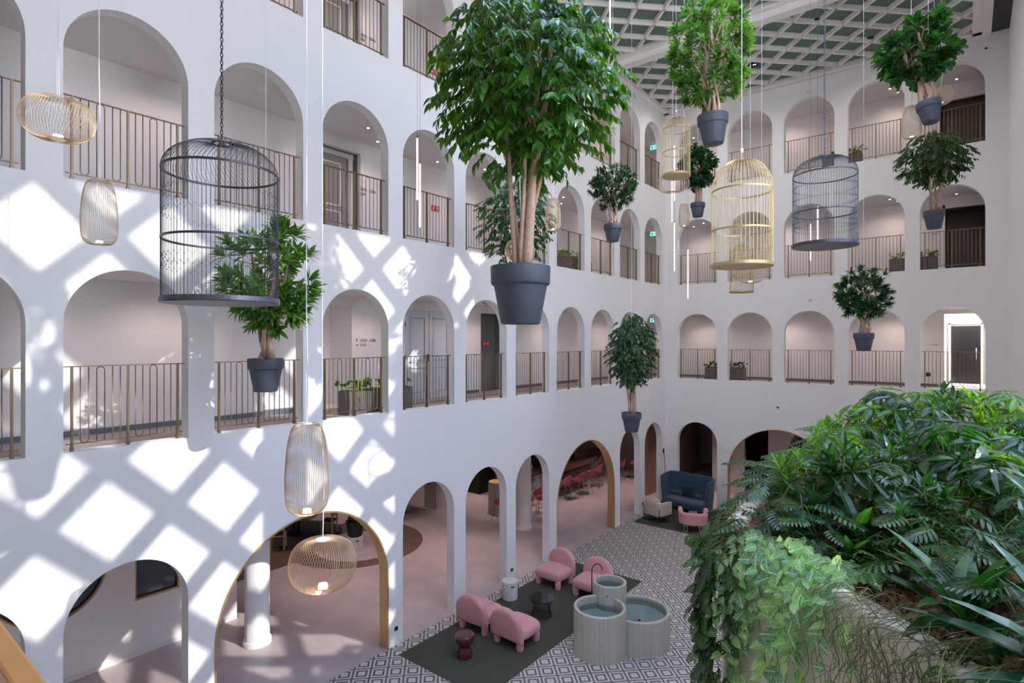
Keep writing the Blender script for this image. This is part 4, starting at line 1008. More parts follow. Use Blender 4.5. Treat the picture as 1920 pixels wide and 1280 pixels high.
rbox((0, 0.10, 0.33), (1.62, 0.66, 0.20), 0.07, 'seat', mat('blue grey seat velvet', (0.075, 0.105, 0.165), 0.8, vary=0.15, scale=12, sheen=0.4), t)
rbox((0, 0.06, 0.19), (1.66, 0.66, 0.16), 0.03, 'seat_base', M['bluevelvet'], t)
for x, y in ((-0.7, -0.25), (0.7, -0.25), (-0.7, 0.32), (0.7, 0.32)): mb = MB(); mb.cyl((x, y, 0), 0.015, 0.14, 10); mb.build('leg', M['brass'], t)
def cushion(lab, loc, w_, h_, m, rz, tilt):
    mb = MB(); n = 10; vs_, fs = [], []
    for s_ in (1, -1):
        for j in range(n + 1):
            for k in range(n + 1):
                u, v = 2 * k / n - 1, 2 * j / n - 1; b = max(0, (1 - abs(u) ** 3) * (1 - abs(v) ** 3)) ** 0.6; pin = 1 - 0.06 * (1 - abs(v) ** 2) * abs(u); vs_.append((u * w_ / 2 * (1 - 0.05 * (1 - v * v)), s_ * 0.065 * b, h_ / 2 + v * h_ / 2 * (1 - 0.05 * (1 - u * u))))
    q = (n + 1) ** 2
    for j in range(n):
        for k in range(n):
            a = j * (n + 1) + k; fs.append((a, a + n + 1, a + n + 2, a + 1)); fs.append((q + a, q + a + 1, q + a + n + 2, q + a + n + 1))
    mb.add(vs_, fs); o = mb.build('cushion', m, smooth=True); o.location = loc; o.rotation_euler = (tilt, 0, rz); tag(o, lab, 'cushion', 'sofa cushions'); return o
cushion('dusty blue bolster cushion on the sofa, towards the corner lamp', (0.62, 21.80, 0.455), 0.50, 0.20, M['bluecloth'], -0.10, -0.2)
cushion('near black square cushion in the middle of the blue sofa', (1.10, 21.70, 0.455), 0.40, 0.38, M['navy'], -0.10, -0.25)
cushion('dusty blue bolster cushion on the sofa, towards the wide gold arch', (1.58, 21.70, 0.455), 0.50, 0.20, M['bluecloth'], -0.10, -0.2)

t = thing('armchair', 'cream armchair with thin black legs, left of the pink tub chair', 'armchair', (0.86, 19.66, 0.012), -0.30)
mb = MB(); shell(mb, 0.37, 0.40, 0.24, lambda u: 0.72 - 0.06 * abs(2 * u - 1), 0.11, e=0.34); mb.build('wrap_back', M['cream'], t, smooth=True)
rbox((0, 0.04, 0.36), (0.56, 0.64, 0.18), 0.05, 'seat', M['cream'], t)
o = rbox((0, -0.20, 0.62), (0.50, 0.14, 0.40), 0.06, 'back_pillow', M['cream'], t); o.rotation_euler = (0.2, 0, 0)
o = rbox((0.08, -0.02, 0.60), (0.34, 0.08, 0.30), 0.035, 'lumbar_pillow', M['navy'], t); o.rotation_euler = (0.3, 0, 0.3)
for x, y in ((-0.365, -0.39), (0.365, -0.39), (-0.365, 0.39), (0.365, 0.39)): mb = MB(); mb.box((x, y, 0.27), (0.018, 0.018, 0.54)); mb.build('leg', M['blackmetal'], t)
mb = MB(); mb.box((0, -0.39, 0.2), (0.74, 0.018, 0.02)); mb.box((0, 0.39, 0.2), (0.74, 0.018, 0.02)); mb.box((-0.365, 0, 0.2), (0.018, 0.78, 0.02)); mb.box((0.365, 0, 0.2), (0.018, 0.78, 0.02)); mb.build('frame', M['blackmetal'], t)

t = thing('tub_chair', 'pink tub chair with cream hairpin legs, its back to the viewer', 'armchair', (2.22, 19.42, 0.012), 0.42)
def tub(u):
    v = abs(2 * u - 1); return 0.60 + 0.13 * math.exp(-((v - 0.78) / 0.20) ** 2) - 0.02 * v
mb = MB(); shell(mb, 0.47, 0.42, 0.26, tub, 0.14, n=56, e=0.72, flare=0.06); mb.build('wrap_back', M['pinkvelvet'], t, smooth=True)
mb = MB(); mb.lathe([(0, 0.20), (0.30, 0.20), (0.36, 0.25), (0.37, 0.38), (0.33, 0.43), (0, 0.45)], 40, (0, 0.04, 0)); mb.build('seat', M['pinkvelvet'], t, smooth=True)
rbox((0, 0.0, 0.52), (0.30, 0.09, 0.24), 0.04, 'small_pillow', mat('mauve cushion', (0.32, 0.15, 0.19), 0.9), t)
for p, q in (((-0.30, -0.30), (-0.20, -0.30)), ((0.20, -0.30), (0.30, -0.30)), ((-0.30, 0.26), (-0.20, 0.26)), ((0.20, 0.26), (0.30, 0.26))): mb = MB(); hairpin(mb, p, q, 0.25, 0.245); mb.build('leg', M['cord'], t, smooth=True)

t = thing('ottoman', 'round dark olive ottoman with cream hairpin legs, right of the pink tub chair', 'ottoman', (3.05, 20.75, 0.012), 0.3)
mb = MB(); mb.lathe([(0, 0.20), (0.40, 0.20), (0.47, 0.24), (0.48, 0.36), (0.44, 0.42), (0, 0.44)], 48); mb.build('seat', M['olive'], t, smooth=True)
for k in range(4): a = PI / 2 * k + PI / 4; mb = MB(); hairpin(mb, (0.36 * math.cos(a) - 0.05 * math.sin(a), 0.36 * math.sin(a) + 0.05 * math.cos(a)), (0.36 * math.cos(a) + 0.05 * math.sin(a), 0.36 * math.sin(a) - 0.05 * math.cos(a)), 0.21, 0.205); mb.build('leg', M['cord'], t, smooth=True)

t = thing('floor_lamp', 'slim black floor lamp leaning in the corner beside the sofa', 'floor lamp', (0.16, 21.98, 0.006))
mb = MB(); mb.cyl((0, 0, 0), 0.13, 0.02, 28); mb.build('base', M['blackmetal'], t)
mb = MB(); mb.tube([(0, 0, 0.02), (-0.05, 0.02, 1.1), (-0.14, 0.04, 2.06)], 0.012, 8); mb.build('pole', M['blackmetal'], t)
mb = MB(); mb.lathe([(0.04, 0.0), (0.075, 0.02), (0.085, 0.12), (0.06, 0.19), (0.0, 0.20)], 24, (-0.20, 0.04, 1.98)); mb.build('shade', M['black'], t, smooth=True)
mb = MB(); mb.disc((-0.20, 0.04, 2.0), 0.05, 16, False); mb.build('bulb', M['led'], t)
l = bpy.data.lights.new('floor_lamp_glow', 'POINT'); l.energy = 60; l.color = (1, 0.42, 0.2); l.shadow_soft_size = 0.05
lo = bpy.data.objects.new('floor_lamp_glow', l); C.objects.link(lo); lo.location = (-0.06, 22.02, 1.25)

# ------------------------------------------------------------------ gallery doors, signs and troughs
def on_left(y, z, dx=0.0): return (-GD + dx, y, z)
M['doorpaint'] = mat('cool white door paint', (0.66, 0.70, 0.76), 0.45)
M['shadowgap'] = mat('grey door gap and moulding shade', (0.28, 0.29, 0.31), 0.7)
t = thing('double_door', 'white panelled double door with black handle, lowest gallery of the side wall', 'door', (-GD + 0.005, 10.82, F[1] - 0.05), PI / 2)
for i, s_ in enumerate((-1, 1)):
    mb = MB(); cx = s_ * 0.42; mb.box((cx, -0.02, 1.19), (0.82, 0.04, 2.38)); lf = mb.build('door_leaf', M['doorpaint'], t)
    for z0, z1 in ((0.16, 0.86), (1.0, 2.2)):
        mb = MB(); a_, b_ = cx - 0.27, cx + 0.27
        for p, q in (((a_, z0), (b_, z0)), ((b_, z0), (b_, z1)), ((b_, z1), (a_, z1)), ((a_, z1), (a_, z0))):
            mb.box(((p[0] + q[0]) / 2, -0.046, (p[1] + q[1]) / 2), (abs(p[0] - q[0]) + 0.03, 0.03, abs(p[1] - q[1]) + 0.03))
        mb.box((cx, -0.043, (z0 + z1) / 2), (0.44, 0.006, z1 - z0 - 0.1)); mb.build('moulding', M['doorpaint'], lf); mb = MB()
        for p, q in (((a_ + .03, z0 + .03), (b_ - .03, z0 + .03)), ((b_ - .03, z0 + .03), (b_ - .03, z1 - .03)), ((b_ - .03, z1 - .03), (a_ + .03, z1 - .03)), ((a_ + .03, z1 - .03), (a_ + .03, z0 + .03))): mb.box(((p[0] + q[0]) / 2, -0.043, (p[1] + q[1]) / 2), (abs(p[0] - q[0]) + 0.012, 0.008, abs(p[1] - q[1]) + 0.012))
        mb.build('moulding_shade', M['shadowgap'], lf)  # grey lines inside the mouldings, their shading painted in
    for z in (0.3, 1.1, 1.95): mb = MB(); mb.cyl((s_ * 0.845, -0.045, z), 0.012, 0.11, 8); mb.build('hinge', M['black'], lf)
mb = MB(); mb.box((-0.05, -0.055, 1.10), (0.045, 0.02, 0.20)); mb.box((-0.11, -0.075, 1.14), (0.14, 0.015, 0.02)); mb.build('handle', M['black'], t)
mb = MB(); mb.box((0, -0.042, 1.19), (0.012, 0.006, 2.38)); mb.build('meeting_joint', M['shadowgap'], t)
mb = MB(); mb.box((0, -0.02, 2.42), (1.8, 0.05, 0.06)); mb.box((-0.87, -0.02, 1.2), (0.06, 0.05, 2.44)); mb.box((0.87, -0.02, 1.2), (0.06, 0.05, 2.44)); mb.build('frame', M['white'], t)
dd = t
for g in (2, 3):
    t = thing('panel_door', 'dark framed door recess with grey moulded door, %s gallery of the side wall' % LEV[g], 'door', (-GD - 0.30, 7.9, F[g] - 0.05), PI / 2)
    mb = MB(); mb.box((0, -0.02, 1.12), (0.95, 0.04, 2.24)); lf = mb.build('door_leaf', mat('grey door paint', (0.30, 0.29, 0.275), 0.5), t)
    mb = MB()
    for z0, z1 in ((0.2, 0.9), (1.05, 2.05)):
        for p, q in (((-0.3, z0), (0.3, z0)), ((0.3, z0), (0.3, z1)), ((0.3, z1), (-0.3, z1)), ((-0.3, z1), (-0.3, z0))): mb.box(((p[0] + q[0]) / 2, -0.046, (p[1] + q[1]) / 2), (abs(p[0] - q[0]) + 0.03, 0.02, abs(p[1] - q[1]) + 0.03))
    mb.build('moulding', M['plaster_in'], lf)
    mb = MB(); mb.box((0, 0.0, 2.3), (1.35, 0.12, 0.12)); mb.box((0, -0.03, 2.38), (1.45, 0.16, 0.05)); mb.box((-0.6, 0, 1.15), (0.12, 0.1, 2.3)); mb.box((0.6, 0, 1.15), (0.12, 0.1, 2.3)); mb.build('cornice_frame', M['plaster_in'], t)
    mb = MB(); mb.tube([(-0.40, -0.05, 1.05), (-0.40, -0.09, 1.05), (-0.28, -0.09, 1.05)], 0.01, 6); mb.build('handle', M['black'], t)
def text(body, size, loc, rot, m, name, parent):
    cu = bpy.data.curves.new(name, 'FONT'); cu.body = body; cu.size = size; cu.extrude = 0.002; cu.space_line = 1.0
    tmp = bpy.data.objects.new(name, cu); C.objects.link(tmp); bpy.context.view_layer.update()
    me = bpy.data.meshes.new_from_object(tmp.evaluated_get(bpy.context.evaluated_depsgraph_get())); bpy.data.objects.remove(tmp); bpy.data.curves.remove(cu)
    cu = me; cu.materials.clear(); o = bpy.data.objects.new(name, me); C.objects.link(o); o.location = loc; o.rotation_euler = rot; cu.materials.append(m); o.parent = parent
    return o
M['ink'] = mat('black sign lettering', (0.02, 0.02, 0.02), 0.5)
def arrow(mb, x, z, right):
    if right: mb.box((x, -0.002, z), (0.07, 0.004, 0.012)); mb.add([(x + 0.02, -0.004, z + 0.025), (x + 0.045, -0.004, z), (x + 0.02, -0.004, z - 0.025)], [(0, 1, 2)])
    else: mb.box((x, -0.002, z), (0.012, 0.004, 0.08)); mb.add([(x - 0.025, -0.004, z + 0.015), (x, -0.004, z + 0.045), (x + 0.025, -0.004, z + 0.015)], [(0, 1, 2)])
for g in (1, 2, 3):
    t = thing('room_sign', 'black room number lettering on the wall, %s gallery of the side wall' % LEV[g], 'sign', (-GD + 0.004, 8.46, F[g] + (1.50 if g == 1 else 1.42)), PI / 2)
    rows = {1: ['2102 - 2106', '2101'], 2: ['2202 - 2206', '2201'], 3: ['2302 - 2306', '2301']}[g]
    for i, s_ in enumerate(rows): text(s_, 0.095, (0.13, -0.002, -0.11 * i), (PI / 2, 0, 0), M['ink'], 'lettering', t)
    mb = MB(); arrow(mb, 0.03, 0.035, False); mb.build('arrow', M['ink'], t); mb = MB(); arrow(mb, 0.03, -0.08, True); mb.build('arrow', M['ink'], t)
for g, nmb in ((1, '2101'), (2, '2201')):
    t = thing('room_sign', 'black room number beside the last doorway, %s gallery of the end wall' % LEV[g], 'sign', (8.66, YB + GD - 0.004, F[g] + 1.38))
    text(nmb, 0.085, (0.09, 0, -0.03), (PI / 2, 0, 0), M['ink'], 'lettering', t); mb = MB(); mb.box((0.03, 0, 0), (0.06, 0.004, 0.01)); mb.build('arrow', M['ink'], t)
for g, y in ((1, 13.75), (2, 11.1), (3, 11.05)):
    x = -GD - 0.44 if g == 1 else -GD + 0.01
    t = thing('fire_sign', 'small red fire equipment sign, %s gallery of the side wall' % LEV[g], 'sign', (x + 0.004, y, F[g] + 1.42), PI / 2)
    mb = MB(); mb.box((0, 0, 0), (0.30, 0.008, 0.15)); mb.build('sign_plate', M['red'], t)
    mb = MB(); mb.box((-0.09, -0.006, 0), (0.05, 0.004, 0.09)); mb.box((0.06, -0.006, 0.02), (0.08, 0.004, 0.03)); mb.box((0.08, -0.006, -0.03), (0.04, 0.004, 0.03)); mb.build('pictogram', M['white'], t)
    if g == 1: mb = MB(); mb.cyl((0, 0, 0), 0.07, 0.03, 24); o = mb.build('call_button', M['red'], t); o.rotation_euler = (PI / 2, 0, 0); o.location = (-0.28, 0, 0)
for g in (1, 2, 3):
    t = thing('exit_sign', 'green glowing exit sign at the corner end of the %s gallery' % LEV[g], 'sign', (-1.0, 23.35, F[g] + 2.40), 0.0)
    mb = MB(); mb.box((0, 0, 0), (0.36, 0.03, 0.18)); mb.build('sign_box', M['greensign'], t)
    mb = MB(); mb.box((-0.09, -0.018, 0), (0.06, 0.004, 0.11)); mb.box((0.04, -0.018, 0), (0.10, 0.004, 0.02)); mb.add([(0.07, -0.02, 0.04), (0.13, -0.02, 0), (0.07, -0.02, -0.04)], [(0, 1, 2)]); mb.build('pictogram', M['white'], t)
    mb = MB(); mb.cyl((0, 0, 0.09), 0.008, 0.09, 6); mb.build('stem', M['white'], t)
t = thing('safety_sticker', 'small green diamond sticker inside the recess of the lowest gallery', 'sign', (-GD - 0.9 + 0.01, 7.85, F[1] + 1.25), PI / 2)
mb = MB(); mb.add([(0, 0, 0.09), (0.06, 0, 0), (0, 0, -0.09), (-0.06, 0, 0)], [(0, 1, 2, 3)]); mb.add([(0, 0.006, 0.09), (0.06, 0.006, 0), (0, 0.006, -0.09), (-0.06, 0.006, 0)], [(3, 2, 1, 0)]); mb.build('diamond', mat('sticker green', (0.02, 0.18, 0.10), 0.5), t)

def trough(lab, loc, rz, L, seed):
    r = R(seed); t = thing('planter_trough', lab, 'planter', loc, rz, 'taupe planters in the galleries')
    mb = MB(); mb.bb((-L / 2, -0.2, 0), (L / 2, 0.2, 0.50)); mb.build('trough', M['taupe'], t, bevel=(0.012, 2))
    mb = MB(); mb.bb((-L / 2 + 0.02, -0.18, 0.49), (L / 2 - 0.02, 0.18, 0.512)); mb.build('soil', M['soil'], t)
    fo = MB()
    for i in range(int(L * 55)):
        b = Vector((r.uniform(-L / 2, L / 2), r.uniform(-0.15, 0.15), 0.5)); a = r.uniform(0, 2 * PI); h = r.uniform(0.05, 0.24)
        tip = b + Vector((math.cos(a) * r.uniform(0.03, 0.12), math.sin(a) * r.uniform(0.02, 0.08), h if r.random() > 0.2 else -0.12))
        fo.tube([b, (b + tip) / 2 + Vector((0, 0, 0.05)), tip], 0.003, 3)
        for q in range(3):
            aa = a + r.uniform(-1.2, 1.2); blade(fo, tip, Vector((math.cos(aa), math.sin(aa), r.uniform(-0.7, 0.3))), Vector((0, 0, 1)) + rv(r, 0.4), r.uniform(0.09, 0.15), r.uniform(0.06, 0.09), 'heart', 0.25, 0.2)
    fo.build('foliage', LM['bedlight'] if seed % 2 else LM['bed'], t, uv=True)
trough('leafy taupe planter behind the pier, lowest gallery of the side wall, by the double door', (-0.66, 8.12, F[1] - 0.045), PI / 2, 1.75, 5)
trough('leafy taupe planter behind the pier, middle gallery of the side wall', (-0.66, 16.2, F[2] - 0.045), PI / 2, 1.9, 7)
trough('leafy taupe planter behind the pier, lowest gallery of the end wall', (2.20, YB + 0.62, F[1] - 0.045), 0, 1.5, 6)
trough('leafy taupe planter behind the pier, middle gallery of the end wall', (8.27, YB + 0.62, F[2] - 0.045), 0, 1.3, 9)
trough('leafy taupe planter behind the pier, top gallery of the end wall', (6.24, YB + 0.62, F[3] - 0.045), 0, 1.2, 11)

# cameras, sockets, sensors
def dome_cam(lab, loc, rot):
    t = thing('security_camera', lab, 'security camera', loc); t.rotation_euler = rot
    mb = MB(); mb.lathe([(0, 0), (0.055, 0), (0.06, 0.02), (0.055, 0.05), (0.035, 0.07)], 24); mb.build('housing', M['white'], t, smooth=True)
    mb = MB(); mb.lathe([(0.036, 0.068), (0.03, 0.09), (0.015, 0.10), (0, 0.102)], 16); mb.build('lens', M['black'], t, smooth=True)
dome_cam('white dome camera high on the end wall below the ceiling', (10.1, YB, 15.29), (PI / 2, 0, 0))
dome_cam('white dome camera above the wide gold arch of the end wall', (4.29, YB, 4.14), (PI / 2, 0, 0))
for lab, p in (('small white sensor box between middle and lowest gallery, end wall', (5.34, YB - 0.012, 7.99)), ('small white sensor box above the top gallery arches, end wall', (5.27, YB - 0.012, 15.32))):
    t = thing('wall_sensor', lab, 'sensor', p); mb = MB(); mb.box((0, 0, 0), (0.13, 0.024, 0.13)); mb.build('box', M['white'], t, bevel=(0.006, 2)); mb = MB(); mb.box((0, -0.014, -0.02), (0.05, 0.006, 0.04)); mb.build('lens', M['greywall'], t)
for lab, y in (('black square socket on the pier beside the nearest wide gold arch', 8.11), ('black square socket on the pier behind the terrazzo stool', 12.12), ('black square socket on the pier beside the cream armchair', 20.13)):
    t = thing('wall_socket', lab, 'socket', (0.006, y, 0.36)); mb = MB(); mb.box((0, 0, 0), (0.012, 0.085, 0.085)); mb.build('plate', M['black'], t); mb = MB(); mb.box((0.007, 0, 0), (0.004, 0.03, 0.03)); mb.build('outlet', M['blackmetal'], t)
t = thing('wall_socket', 'black square socket inside the last arch, lowest gallery of the end wall', 'socket', (8.62, YB + GD - 0.006, F[1] + 0.36)); mb = MB(); mb.box((0, 0, 0), (0.13, 0.012, 0.13)); mb.build('plate', M['black'], t)
for i, (lab, p) in enumerate([('round white speaker in the ceiling, middle gallery, second arch from the left', (-0.9, 5.6, F[2] + 2.565)), ('round white speaker in the ceiling, top gallery, end wall', (5.2, YB + 1.0, F[3] + 2.565))]):
    t = thing('ceiling_speaker', lab, 'speaker', p); mb = MB(); mb.tube([(0.1 * math.cos(2 * PI * k / 28), 0.1 * math.sin(2 * PI * k / 28), 0) for k in range(28)], 0.008, 5, closed=True); mb.build('ring', M['white'], t); mb = MB(); mb.disc((0, 0, -0.002), 0.095, 24, False); mb.build('grille', M['plaster_in'], t)

# lit doorway at the end of the lowest end gallery, with dark inner door
t = thing('glass_door', 'dark glazed door with pale frame at the end of the bright doorway', 'door', (9.62, YB + GD + 2.45, F[1] - 0.05))
mb = MB(); mb.box((0, 0, 1.05), (0.86, 0.03, 2.1)); mb.build('door_glass', mat('dark passage glass', (0.008, 0.007, 0.008), 0.25), t)
mb = MB(); mb.box((-0.46, 0, 1.1), (0.07, 0.08, 2.2)); mb.box((0.46, 0, 1.1), (0.07, 0.08, 2.2)); mb.box((0, 0, 2.2), (0.99, 0.08, 0.08)); mb.build('door_frame', M['greywall'], t)
mb = MB(); mb.cyl((0.3, -0.05, 0.9), 0.012, 0.4, 8); mb.build('handle', M['white'], t)
l = bpy.data.lights.new('doorway_light', 'AREA'); l.energy = 60; l.size = 0.8; l.color = (1, 0.95, 0.9); lo = bpy.data.objects.new('doorway_light', l); C.objects.link(lo); lo.location = (9.62, YB + GD + 1.3, F[1] + 2.3)
mb = MB(); mb.box((9.62, YB + GD + 1.3, F[1] + 2.335), (0.8, 0.8, 0.02)); tag(mb.build('ceiling_panel_light', mat('lit ceiling panel', (1, 1, 1), 0.5, emit=((1, 0.97, 0.93), 3.0))), 'square lit panel in the ceiling of the bright doorway', 'ceiling light')
for g, w0 in ((2, 9.08), (3, 8.95)):
    mb = MB(); d_ = 1.1 if g == 2 else 0.32
    mb.bb((w0 + 0.08, YB + GD + d_ - 0.02, F[g] - 0.05), (10.25, YB + GD + d_ + 0.02, F[g] + 2.05)); 
    t = thing('bronze_door', 'dark bronze panel door behind the last arch, %s gallery of the end wall' % LEV[g], 'door', (0, 0, 0)); mb.build('door_leaf', M['browndark'], t)
    mb = MB(); mb.cyl((w0 + 0.2, YB + GD + d_ - 0.06, F[g] + 0.8), 0.012, 0.45, 8); mb.build('pull_handle', M['brass'], t)
    mb = MB(); mb.bb((w0 - 0.07, YB + GD - 0.03, F[g] - 0.05), (w0, YB + GD + 0.05, F[g] + 2.3)); mb.bb((w0 - 0.07, YB + GD - 0.03, F[g] + 2.2), (10.3, YB + GD + 0.05, F[g] + 2.3)); mb.build('door_frame', M['white'], t)

# ------------------------------------------------------------------ bar and lounge behind the arcade
t = thing('bar_counter', 'long veined marble bar counter with dark top behind the arcade', 'bar counter')
mb = MB(); mb.bb((-5.0, 17.6, 0.0), (-4.25, 25.2, 1.06)); mb.build('body', M['marble'], t)
mb = MB(); mb.bb((-5.15, 17.5, 1.06), (-4.1, 25.3, 1.12)); mb.build('counter_top', mat('dark bar top', (0.06, 0.035, 0.03), 0.3), t)
mb = MB(); mb.tube([(-4.02, 17.8, 0.22), (-4.02, 25.0, 0.22)], 0.02, 8); mb.build('foot_rail', M['brass'], t)
t = thing('bar_table', 'long dark leather clad high table in front of the marble bar', 'table', (-3.74, 20.7, 0))
rbox((0, 0, 0.93), (0.62, 2.9, 0.34), 0.10, 'leather_apron', mat('dark leather', (0.06, 0.042, 0.038), 0.45), t)
mb = MB(); mb.bb((-0.33, -1.47, 1.10), (0.33, 1.47, 1.13)); mb.build('table_top', mat('dark red brown top', (0.12, 0.05, 0.035), 0.35), t)
for y in (-1.1, 1.1): mb = MB(); mb.cyl((0, y, 0), 0.05, 0.78, 14); mb.build('leg', M['blackmetal'], t)
t = thing('service_desk', 'veined marble service desk seen through the arch behind the first pink chairs', 'desk', (-7.5, 14.3, 0), 0.0)
mb = MB(); mb.bb((-0.7, -0.9, 0.08), (0.5, 0.4, 0.98)); mb.build('body', M['marble'], t); mb = MB(); mb.bb((-0.6, -0.8, 0), (0.4, 0.3, 0.08)); mb.build('plinth', M['black'], t)
mb = MB(); mb.bb((-0.8, -1.0, 0.98), (0.6, 0.5, 1.03)); mb.build('worktop', M['marble'], t)
t = thing('display_pedestal', 'pale panelled pedestal with round marble slab, behind the arcade', 'pedestal', (-6.78, 15.82, 0), 0.1)
mb = MB(); mb.box((0, 0, 0.5), (0.62, 0.62, 1.0)); mb.build('body', M['greywall'], t); mb = MB(); mb.cyl((0, 0, 1.0), 0.52, 0.05, 40); mb.build('slab', M['marble'], t)
for s_ in range(4):
    a = s_ * PI / 2; mb = MB(); x, y = 0.315 * math.cos(a), 0.315 * math.sin(a); mb.box((x, y, 0.5), (0.02, 0.42, 0.7), a); mb.build('panel', M['greywall'], t)
t = thing('cash_desk', 'pale counter end with warm lit wooden top, before the black back bar', 'counter', (-4.5, 16.9, 0))
mb = MB(); mb.bb((-0.2, -0.32, 0), (0.2, 0.32, 1.1)); mb.build('body', M['greywall'], t); mb = MB(); mb.cyl((0, 0, 1.1), 0.34, 0.04, 32); mb.build('top', M['oak'], t)
t = thing('back_bar', 'tall black back bar cabinet in the lounge', 'cabinet', (-6.9, 21.5, 0))
mb = MB(); mb.bb((-3.2, -3.3, 0), (0.3, 3.6, 3.5)); mb.build('body', mat('matt black cabinet', (0.008, 0.008, 0.009), 0.6), t); 
for z in (1.25, 1.75, 2.25): mb = MB(); mb.bb((0.28, -3.0, z), (0.55, 3.4, z + 0.03)); mb.build('shelf', M['walnut'], t)
# bottles on the bar
M['bottle_gold'] = mat('brass bottle', (0.60, 0.44, 0.18), 0.25, metal=0.8)
M['bottle_dark'] = mat('dark bottle glass', (0.02, 0.03, 0.02), 0.1)
b0 = None; r = R(5)
for i in range(22):
    loc = (-4.85 + 0.13 * (i % 3), 18.2 + 0.095 * i + (1.6 if i > 12 else 0), 1.12); lab = 'bottle standing on the bar counter'
    if b0 is None:
        b0 = thing('bottle', lab, 'bottle', loc, group='bottles along the bar counter')
        mb = MB(); mb.lathe([(0, 0), (0.04, 0), (0.042, 0.02), (0.042, 0.17), (0.015, 0.22), (0.014, 0.29), (0, 0.29)], 14); mb.build('glass_body', M['bottle_gold'], b0, smooth=True)
        mb = MB(); mb.cyl((0, 0, 0.285), 0.016, 0.03, 10); mb.build('cap', M['black'], b0)
    else: dup(b0, loc, r.uniform(0, 6), lab)
t = thing('flower_vase', 'vase of orange and red flowers standing on the bar counter', 'vase', (-4.6, 22.4, 1.12))
mb = MB(); mb.lathe([(0, 0), (0.09, 0), (0.11, 0.12), (0.06, 0.24), (0.08, 0.28)], 20); mb.build('vase', M['blackmetal'], t, smooth=True)
fo = MB(); r = R(9)
for i in range(70): q = rv(r); q.normalize(); p = Vector((0, 0, 0.42)) + Vector((q.x * 0.28, q.y * 0.35, abs(q.z) * 0.22)); blade(fo, p, q, Vector((0, 0, 1)) + rv(r, 0.5), 0.10, 0.08, 'heart', 0.1, 0.3)
fo.build('flowers', mat('orange red petals', (0.55, 0.13, 0.06), 0.6, vary=0.4, scale=9), t, uv=True)

def make_stool(lab, loc, rz):
    t = thing('bar_stool', lab, 'bar stool', loc, rz, 'rose bar stools with brass legs')
    mb = MB(); shell(mb, 0.23, 0.22, 0.70, lambda u: 1.02 - 0.30 * abs(2 * u - 1) ** 2, 0.035, n=28, e=0.8, flare=0.08); mb.build('seat_shell', M['barstool'], t, smooth=True)
    mb = MB(); mb.lathe([(0, 0.66), (0.19, 0.66), (0.23, 0.70), (0.22, 0.76), (0, 0.77)], 28); mb.build('seat_pad', M['barstool'], t, smooth=True)
    lg = None
    for sx in (-1, 1):
        for sy in (-1, 1): mb = MB(); mb.tube([(0.13 * sx, 0.13 * sy, 0.67), (0.22 * sx, 0.22 * sy, 0)], 0.012, 7); mb.build('leg', M['brass'], t)
    mb = MB(); q = 0.19; P = [(-q, -q, 0.25), (q, -q, 0.25), (q, q, 0.25), (-q, q, 0.25)]; mb.tube(P, 0.009, 6, closed=True); mb.build('foot_ring', M['blackmetal'], t)
    return t
s0 = make_stool('rose bar stool seen through the arch behind the terrazzo stool\'s pier, nearest the cash desk', (-3.62, 15.95, 0), PI / 2 + 0.2)
for lab, x, y, rz in [('rose bar stool framed beside the round column', -2.72, 17.35, 1.9), ('nearest rose bar stool in the far wide gold arch', -3.25, 19.75, 1.5), ('second rose bar stool in the far wide gold arch', -3.12, 20.45, 1.6), ('third rose bar stool in the far wide gold arch', -3.15, 21.2, 1.6), ('hindmost rose bar stool in the far wide gold arch, against the marble', -3.3, 22.4, 1.7),
                      ('left rose bar stool in the narrow arch left of the corner', -3.05, 24.1, 2.2), ('right rose bar stool in the narrow arch left of the corner', -2.7, 24.9, 2.3), ('rose bar stool half cut by the column', -3.15, 17.75, 1.4)]:
    dup(s0, (x, y, 0), rz, lab)
mb = MB(); mb.bb((-10.0, 27.0, 0), (-1.2, 27.1, 3.62)); struct(mb.build('wall_panelled', M['greywall']))
mb = MB()
for k in range(9): x = -9.5 + 1.0 * k; mb.bb((x, 26.97, 0.2), (x + 0.04, 27.0, 3.4))
struct(mb.build('trim_6', M['greywall']))

mb = MB(); mb.bb((-5.6, 26.9, 1.9), (-3.6, 26.97, 3.5)); tag(mb.build('wall_panel_art', mat('blue grey panel', (0.10, 0.19, 0.23), 0.4)), 'blue grey framed panel on the wall behind the bar', 'wall panel')
# white terrazzo stool with roses on the round floor inlay; oak tables beyond
t = thing('terrazzo_stool', 'white terrazzo drum standing on the round floor inlay, carrying the flower pot', 'stool', (-5.42, 11.02, 0.012))
mb = MB(); mb.lathe([(0, 0), (0.24, 0), (0.25, 0.02), (0.25, 0.40), (0.24, 0.42), (0, 0.42)], 40); mb.build('body', M['terrazzo'], t); mb = MB(); mb.box((0.235, -0.09, 0.32), (0.014, 0.10, 0.03), -0.36); mb.build('grip_slot', M['black'], t)
t = thing('flower_pot', 'dark pot of crimson flowers standing on the white drum', 'potted flowers', (-5.42, 11.02, 0.432))
mb = MB(); mb.lathe([(0, 0), (0.20, 0), (0.23, 0.05), (0.27, 0.46), (0.25, 0.47), (0.24, 0.42), (0, 0.40)], 32); mb.build('pot', mat('black green pot', (0.012, 0.018, 0.016), 0.6), t, smooth=True)
fo = MB(); r = R(2); fl = MB()
for i in range(60): a = r.uniform(0, 2 * PI); blade(fo, Vector((0.12 * math.cos(a), 0.12 * math.sin(a), 0.42)), Vector((math.cos(a), math.sin(a), r.uniform(0.1, 1.2))), Vector((0, 0, 1)), 0.2, 0.08, 'lance', 0.4, 0.2)
